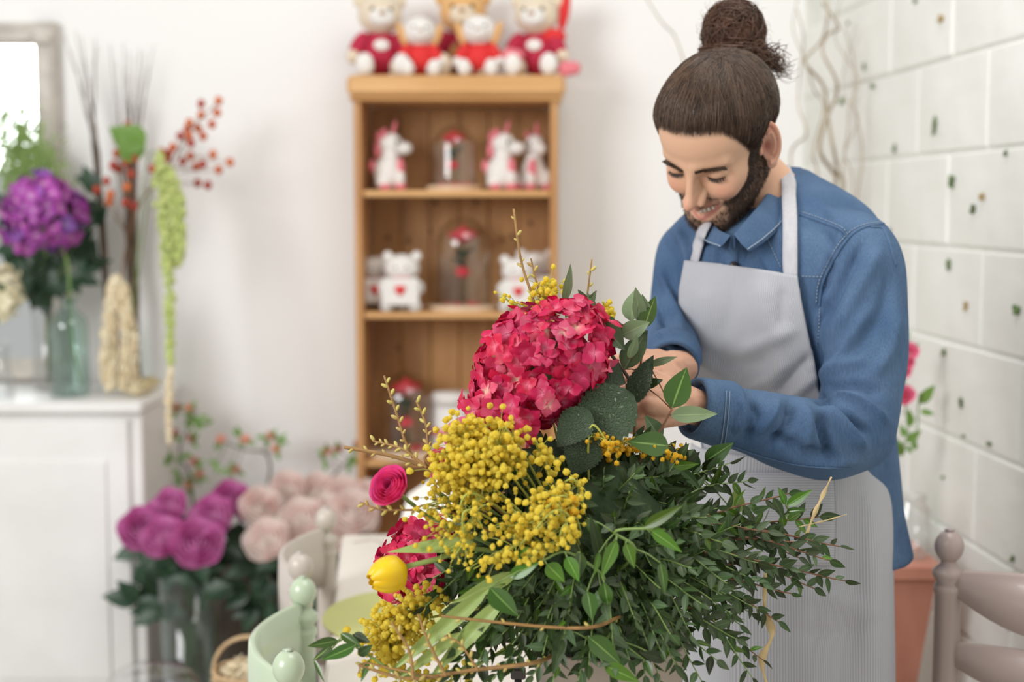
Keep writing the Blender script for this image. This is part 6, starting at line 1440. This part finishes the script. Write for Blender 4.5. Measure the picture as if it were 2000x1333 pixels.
M['stem_y'] = mat('mimosa_stem', (.42, .45, .08), .6); M['mimosa'] = mat('mimosa_yellow', (1.0, .86, .13), .8, trans=.45, c2=(1.0, .80, .08), ns=60, bump=.6, bs=500)
M['mimosa_o'] = mat('mimosa_deep', (1.0, .70, .05), .8, trans=.45, c2=(.98, .62, .03), ns=60, bump=.6, bs=500)
# mimosa
rs = np.random.RandomState(5)
i1 = ico(2); sp = np.where(rs.rand(len(i1[0])) < .5, 1.16, .90)
balls = [(i1[0]*np.where(rs.rand(len(i1[0]))[:, None] < .4, 1.16, .93), i1[1]) for _ in range(4)]
def mimosa(label, line, spread, n, br, d, group=None, m='mimosa', dj=.014, up=0):
    c = catmull([P(*(*q, d)) for q in line], 20); pts = catmull([HUB]+[P(*(*q, d)) for q in line], 30); t = thing('mimosa_sprig', label, 'flower', HUB, group)
    obj('stem', tube(pts, np.linspace(.0018, .0007, 30), 5), M['stem_y'], t); mb, tw = MB(), MB(); s = spread/FP*d
    n = int(n*1.55); br *= .86
    for i in range(n):
        u = rs.rand(); k = int(u*19); p = c[k]+np.array([rs.normal(0, s), rs.normal(0, dj), rs.normal(0, s)])*(1 if n > 60 else .9); r = br*rs.uniform(.62, 1.12); Vb, Fb_ = balls[i % 4]; R = np.array(Matrix.Rotation(rs.uniform(0, 6), 3, 'Z')@Matrix.Rotation(rs.uniform(0, 6), 3, 'X')); mb.add(Vb@R.T*r+p, Fb_)
        if i % 2 == 0 or n < 80: q = c[max(0, k-2)]; tw.add(*tube(catmull([q, (p+q)/2+np.array([0, 0, .003]), p], 4), .00042, 3, False))
    stuff(obj('pompoms', mb, M[m], t)); stuff(obj('twiglets', tw, M['stem_y'], t)); return t
ML = 'dense yellow mimosa sprig below the pink hydrangea'; MG = 'dense mimosa left of centre'
for ln, s_, n, br, d in (([(1000, 852), (930, 845), (868, 838)], 17, 110, .0046, 1.645), ([(1000, 885), (930, 880), (860, 885)], 19, 170, .0046, 1.63), ([(985, 915), (920, 920), (845, 925)], 19, 160, .0045, 1.62), ([(975, 870), (960, 900), (900, 945)], 22, 120, .0046, 1.615)): mimosa('dense yellow mimosa sprig '+{852: 'topmost, touching the lowest pink hydrangea petals', 885: 'in the middle of the dense mass', 915: 'lowest of the dense mass left of centre', 870: 'slanting down across the dense mass'}[ln[0][1]], ln, s_, n, br, d, MG)
for lab, ln, s_, n, br, d in (
    ('loose airy mimosa sprig fanning out below the dense mass', [(960, 950), (900, 970), (835, 990)], 24, 120, .0032, 1.62),
    ('thin mimosa tips hanging over the second hydrangea', [(940, 970), (890, 1020), (860, 1060)], 22, 60, .0034, 1.60), ('drooping mimosa tips right of the tulip leaf', [(930, 1000), (905, 1060), (880, 1100)], 16, 34, .0036, 1.59),
    ('mimosa spray running down to the left below the middle', [(1100, 1000), (1020, 1060), (925, 1112)], 15, 62, .0042, 1.575), ('mimosa spray in the middle of the bouquet beside dark leaves', [(1110, 975), (1040, 1020), (970, 1030)], 20, 62, .0044, 1.59),
    ('short mimosa tip curving down beside glossy leaves', [(1110, 1030), (1085, 1062), (1030, 1088)], 14, 46, .0044, 1.575), ('small mimosa cluster just under the lowest hydrangea petals', [(1050, 875), (1065, 900), (1070, 925)], 13, 26, .0046, 1.64), ('mimosa tip half hidden by leaves in the middle', [(1130, 950), (1080, 960), (1040, 975)], 16, 30, .0042, 1.62),
    ('thick yellow mimosa mass at the lower left under the tulip', [(835, 1180), (775, 1210), (745, 1262)], 22, 190, .0046, 1.66), ('second mimosa mass at the bottom left edge of the bouquet', [(805, 1215), (765, 1250), (752, 1310)], 24, 170, .0046, 1.65), ('mimosa lying low over the table at the bottom', [(900, 1320), (830, 1330), (780, 1325)], 12, 40, .0042, 1.64),
    ('bright mimosa standing above the pink hydrangea', [(1040, 640), (1062, 590), (1075, 552)], 14, 80, .0044, 1.80), ('thin mimosa tip left of the hydrangea top', [(1060, 640), (1020, 605), (975, 578)], 7, 24, .0034, 1.80), ('little mimosa tuft behind the top right of the hydrangea', [(1170, 640), (1185, 615), (1192, 602)], 10, 26, .0042, 1.80)): mimosa(lab, ln, s_, n, br, d)
for lab, ln, s_, n, br, d in (('orange tinted mimosa sprig reaching right under the hands', [(1160, 868), (1240, 872), (1335, 892)], 10, 70, .0040, 1.72), ('faint mimosa sprig beneath the hydrangea leaves', [(1150, 850), (1190, 868), (1210, 885)], 10, 26, .0036, 1.68), ('small orange mimosa tips at the centre left', [(1080, 980), (1110, 990), (1120, 1010)], 14, 24, .0042, 1.60)): mimosa(lab, ln, s_, n, br, d, m='mimosa_o')

# tulip
M['tulip_y'] = mat('tulip_yellow', (.94, .70, .015), .4, trans=.25, c2=(.90, .60, .01), ns=14, stretch=(1, 1, 3))
def tulip(c, ax, L_, label):
    ax = nrm(ax); x = nrm(np.cross(ax, [0, 1, 0])); y = np.cross(ax, x); B3 = np.stack([x, y, ax], 1); t = thing('tulip', label, 'flower', c)
    for i in range(6):
        a0 = i*PI/3; inner = i % 2; V = []; nu, nv = 9, 12; wd = .74
        for j in range(nv):
            v = j/(nv-1); R = L_*(.44*math.sin(PI*(.14+.785*v))**.7*min(1, .25+v*5)-.034*inner*math.sin(PI*v)-.012*inner)+.001; hw_ = wd*math.sin(PI*(.12+.82*v))**.3
            for k in range(nu):
                u = k/(nu-1)*2-1; a = a0+u*hw_*1.15; rr = R*(1+.05*math.cos(u*PI*.9)-.03*max(0, 1-abs(u)*6)); V.append((rr*math.cos(a), rr*math.sin(a), L_*(v*(1-.07*u*u*v))))
        obj('petal', (np.array(V)@B3.T-ax*L_*.5, gridF(nv, nu, False)), M['tulip_y'], t, world=False)
    return t, c-ax*L_*.5
tc_, tb_ = tulip(P(758, 1122, 1.60), np.array([-.80, -.42, -.22]), .046, 'yellow tulip pointing left from the side of the bouquet')
obj('stem', tube(catmull([tb_, P(800, 1106, 1.605), P(850, 1094, 1.61), P(950, 1075, 1.64), HUB], 24), .0030, 8), M['g_tulip'], tc_)
for q in ((930, 1062, 756, 1076, 30, 1.60, .1),):
    b, e = P(q[0], q[1], q[5]), P(q[2], q[3], q[5]); L_ = np.linalg.norm(e-b); put_leaf(tc_, big['tulip'], b, e, nrm(TOC+np.array([q[6], 0, .5])), (q[4]/FP*q[5])/L_/1.05, zs=.5)
# ranunculus
M['ranun'] = mat('ranunculus_pink', (.80, .035, .22), .5, trans=.2, rand=.1, c2=(.84, .10, .30), ns=30)
M['ranun_p'] = mat('ranunculus_pale', (.82, .22, .42), .5, trans=.2)
def ranun(c, r, ax, label, m, stem):
    ax = nrm(ax); x = nrm(np.cross(ax, [0, 1, .1])); B3 = np.stack([x, np.cross(ax, x), ax], 1); t = thing('ranunculus', label, 'flower', c)
    g = random.Random(int(r*1e5)); k_ = 0
    for L__ in range(6):
        kk = (L__+1)/6; rr = r*(.25+.75*kk); n = 3+L__
        for i in range(n):
            a0 = i*2*PI/n+L__*.9; V = []; nu, nv = 7, 7
            for j in range(nv):
                v = j/(nv-1)
                for q in range(nu):
                    u = q/(nu-1)*2-1; a = a0+u*PI/n*1.35*(.4+.6*math.sin(min(1, v*1.2)*PI/2)); op = kk**2*.42*v**3; R_ = rr*(math.sin(min(1, .1+v*1.15)*PI*.62)*(.96)+op)
                    V.append((R_*math.cos(a), R_*math.sin(a), r*(1.35*v-.55)*(1.05-.22*kk)-.12*r*u*u*v+g.uniform(-.01, .01)*r))
            obj('petal', (np.array(V)@B3.T, gridF(nv, nu, False)), M[m], t, world=False)
    obj('flower_eye', ell(ax*r*.22, r*.22, 2), M['black'], t, world=False)
    obj('stem', tube(catmull([c-ax*r*.5]+[P(*s) for s in stem]+[HUB], 22), .0024, 7), M['stem_l'], t); return t
ranun(P(769, 956, 1.63), .0195, np.array([-.45, -.62, .50]), 'hot pink ranunculus at the left of the bouquet above the tulip', 'ranun', [(805, 985, 1.64), (860, 1020, 1.66)])
ranun(P(908, 856, 1.69), .018, np.array([-.3, -.6, .6]), 'pale pink ranunculus half hidden behind the mimosa', 'ranun_p', [(930, 920, 1.70)])
ranun(P(866, 908, 1.70), .015, np.array([-.6, -.6, .3]), 'small pink ranunculus peeping out behind the mimosa', 'ranun', [(900, 950, 1.70)])

# budding forsythia twigs
M['bud'] = mat('twig_bud', (.56, .50, .12), .6, c2=(.45, .30, .10), ns=40); M['twig_gold'] = mat('twig_golden', (.36, .20, .06), .6, c2=(.26, .14, .05), ns=70)
def twig(label, line, r, d, nb, root=True):
    pl = ([P(line[0][0]+55, line[0][1]-22, d+.07)] if d < 1.6 and len(line) == 4 else [])+[P(x, y, d+.004*k) for k, (x, y) in enumerate(line)]; pts = catmull(([HUB] if root else [])+pl, 40); t = thing('budding_twig', label, 'branch', pts[0])
    obj('twig', tube(pts, np.linspace(r*1.2, r*.75, 40), 6), M['twig_gold'], t); st = 18 if root else 2
    for i in range(nb):
        k = st+int((39-st)*(i+rs.rand()*.6)/nb); k = min(39, k); p = pts[k]; tg = nrm(pts[min(39, k+1)]-pts[k-1]); sd = nrm(np.cross(tg, TOC))*(1 if i % 2 else -1); d_ = nrm(tg*.75+sd*.7+np.array([0, rs.normal(0, .3), 0])); x = nrm(np.cross(d_, [0, 1, 0])); s = rs.uniform(.0030, .0052)
        obj('bud', ell(p+d_*s, (s*.45, s*.45, s), 2, np.stack([x, np.cross(d_, x), d_], 1)), M['bud'], t)
    return t
for lab, ln, r, d, nb, rt in (
    ('thick budding twig pointing left below the glass dome', [(900, 935), (840, 915), (760, 890), (672, 874)], .0028, 1.70, 9, True), ('short budding side twig above the thick left one', [(835, 915), (790, 880), (755, 868), (728, 862)], .0014, 1.69, 12, False),
    ('tall slender budding twig in front of the lower glass dome', [(850, 930), (800, 880), (775, 810), (750, 734)], .0018, 1.70, 12, True), ('upright budding twig just right of the lower dome twig', [(860, 930), (838, 880), (832, 830), (813, 783)], .0018, 1.70, 10, True),
    ('tallest bare twig rising above the hydrangea', [(1080, 760), (1045, 600), (1018, 510), (1003, 408)], .0019, 1.79, 9, True), ('short budding twig left of the tall one', [(1075, 640), (1050, 560), (1037, 505)], .0015, 1.80, 7, False),
    ('straight twig above the right of the hydrangea', [(1120, 740), (1142, 610), (1156, 507)], .0016, 1.80, 8, True), ('tiny twig tip by the mimosa tuft', [(1165, 650), (1178, 615), (1186, 590)], .0013, 1.80, 3, False),
    ('thin golden twig pointing left under the ranunculus', [(880, 1000), (800, 997), (745, 996), (703, 982)], .0013, 1.63, 9, True), ('long reddish twig across the bottom of the bouquet', [(1040, 1296), (920, 1310), (800, 1326), (700, 1300)], .0024, 1.585, 14, True),
    ('twig rising from the bottom twig toward the mimosa', [(808, 1328), (798, 1270), (764, 1215)], .0018, 1.58, 9, False), ('second twig rising from the bottom twig', [(872, 1322), (840, 1262), (816, 1200)], .0018, 1.58, 9, False),
    ('reddish twig lying across the lower leaves', [(1160, 1225), (1080, 1226), (960, 1215), (862, 1204)], .0020, 1.57, 5, True), ('thin twig between the pale tulip blades', [(935, 1312), (900, 1260), (868, 1242)], .0014, 1.575, 7, False), ('low pinkish twig at the bottom left corner of the bouquet', [(860, 1322), (770, 1308), (712, 1296), (700, 1316)], .0013, 1.59, 7, False)): twig(lab, ln, r, d, nb, rt and d > 1.6)

# raffia
M['raffia'] = mat('raffia', (.72, .55, .28), .7, c2=(.62, .45, .22), ns=60)
def ribbon(label, line, w):
    pts = catmull([P(*q) for q in line], 40); T, Nn, B = frames(pts, (0, 1, 0)); V = []
    for i in range(40):
        a = .5*math.sin(i*.35); ww = w*(math.sin(PI*(.06+.9*i/39))**.5)*(.7+.3*math.sin(i*.5)); b = B[i]*math.cos(a)+Nn[i]*math.sin(a); V += [pts[i]-b*ww, pts[i]+Nn[i]*ww*.25, pts[i]+b*ww]
    o = obj('raffia_strand', (np.array(V), gridF(40, 3, False)), M['raffia'], None); o.modifiers.new('s', 'SOLIDIFY').thickness = .0004; tag(o, label, 'raffia')
ribbon('short straight raffia strand sticking up over the apron', [(1570, 1060, 1.80), (1588, 1010, 1.80), (1606, 970, 1.80), (1624, 932, 1.80)], .0036)
ribbon('thin raffia wisp beside the straight strand', [(1560, 1030, 1.80), (1610, 1018, 1.80), (1655, 1005, 1.80)], .0012)
ribbon('long curling raffia strand hanging at the lower right of the bouquet', [(1495, 1120, 1.75), (1494, 1190, 1.75), (1508, 1240, 1.75), (1488, 1290, 1.75), (1500, 1345, 1.75)], .0056)
# small dark clamp beside the bowl
kp = P(1012, 1325, 1.70); kp[2] = TZ+.001
M['dark_metal'] = mat('dark_metal', (.08, .07, .065), .4, metal=.6); zt2 = P(1012, 1306, 1.70)[2]
t = thing('flower_pin_stand', 'small dark metal holder standing left of the bowl', 'holder', kp)
obj('base', lathe([(0, 0), (.022, 0), (.022, .006), (0, .008)], seg=28), M['dark_metal'], t, world=False); obj('post', tube([(0, 0, .0085), (0, 0, zt2-TZ-.014)], .0045, 12), M['dark_metal'], t, world=False); obj('cap', box(-.009, .009, -.006, .006, zt2-TZ-.0135, zt2-TZ, .002), M['dark_metal'], t, smooth=False, world=False)
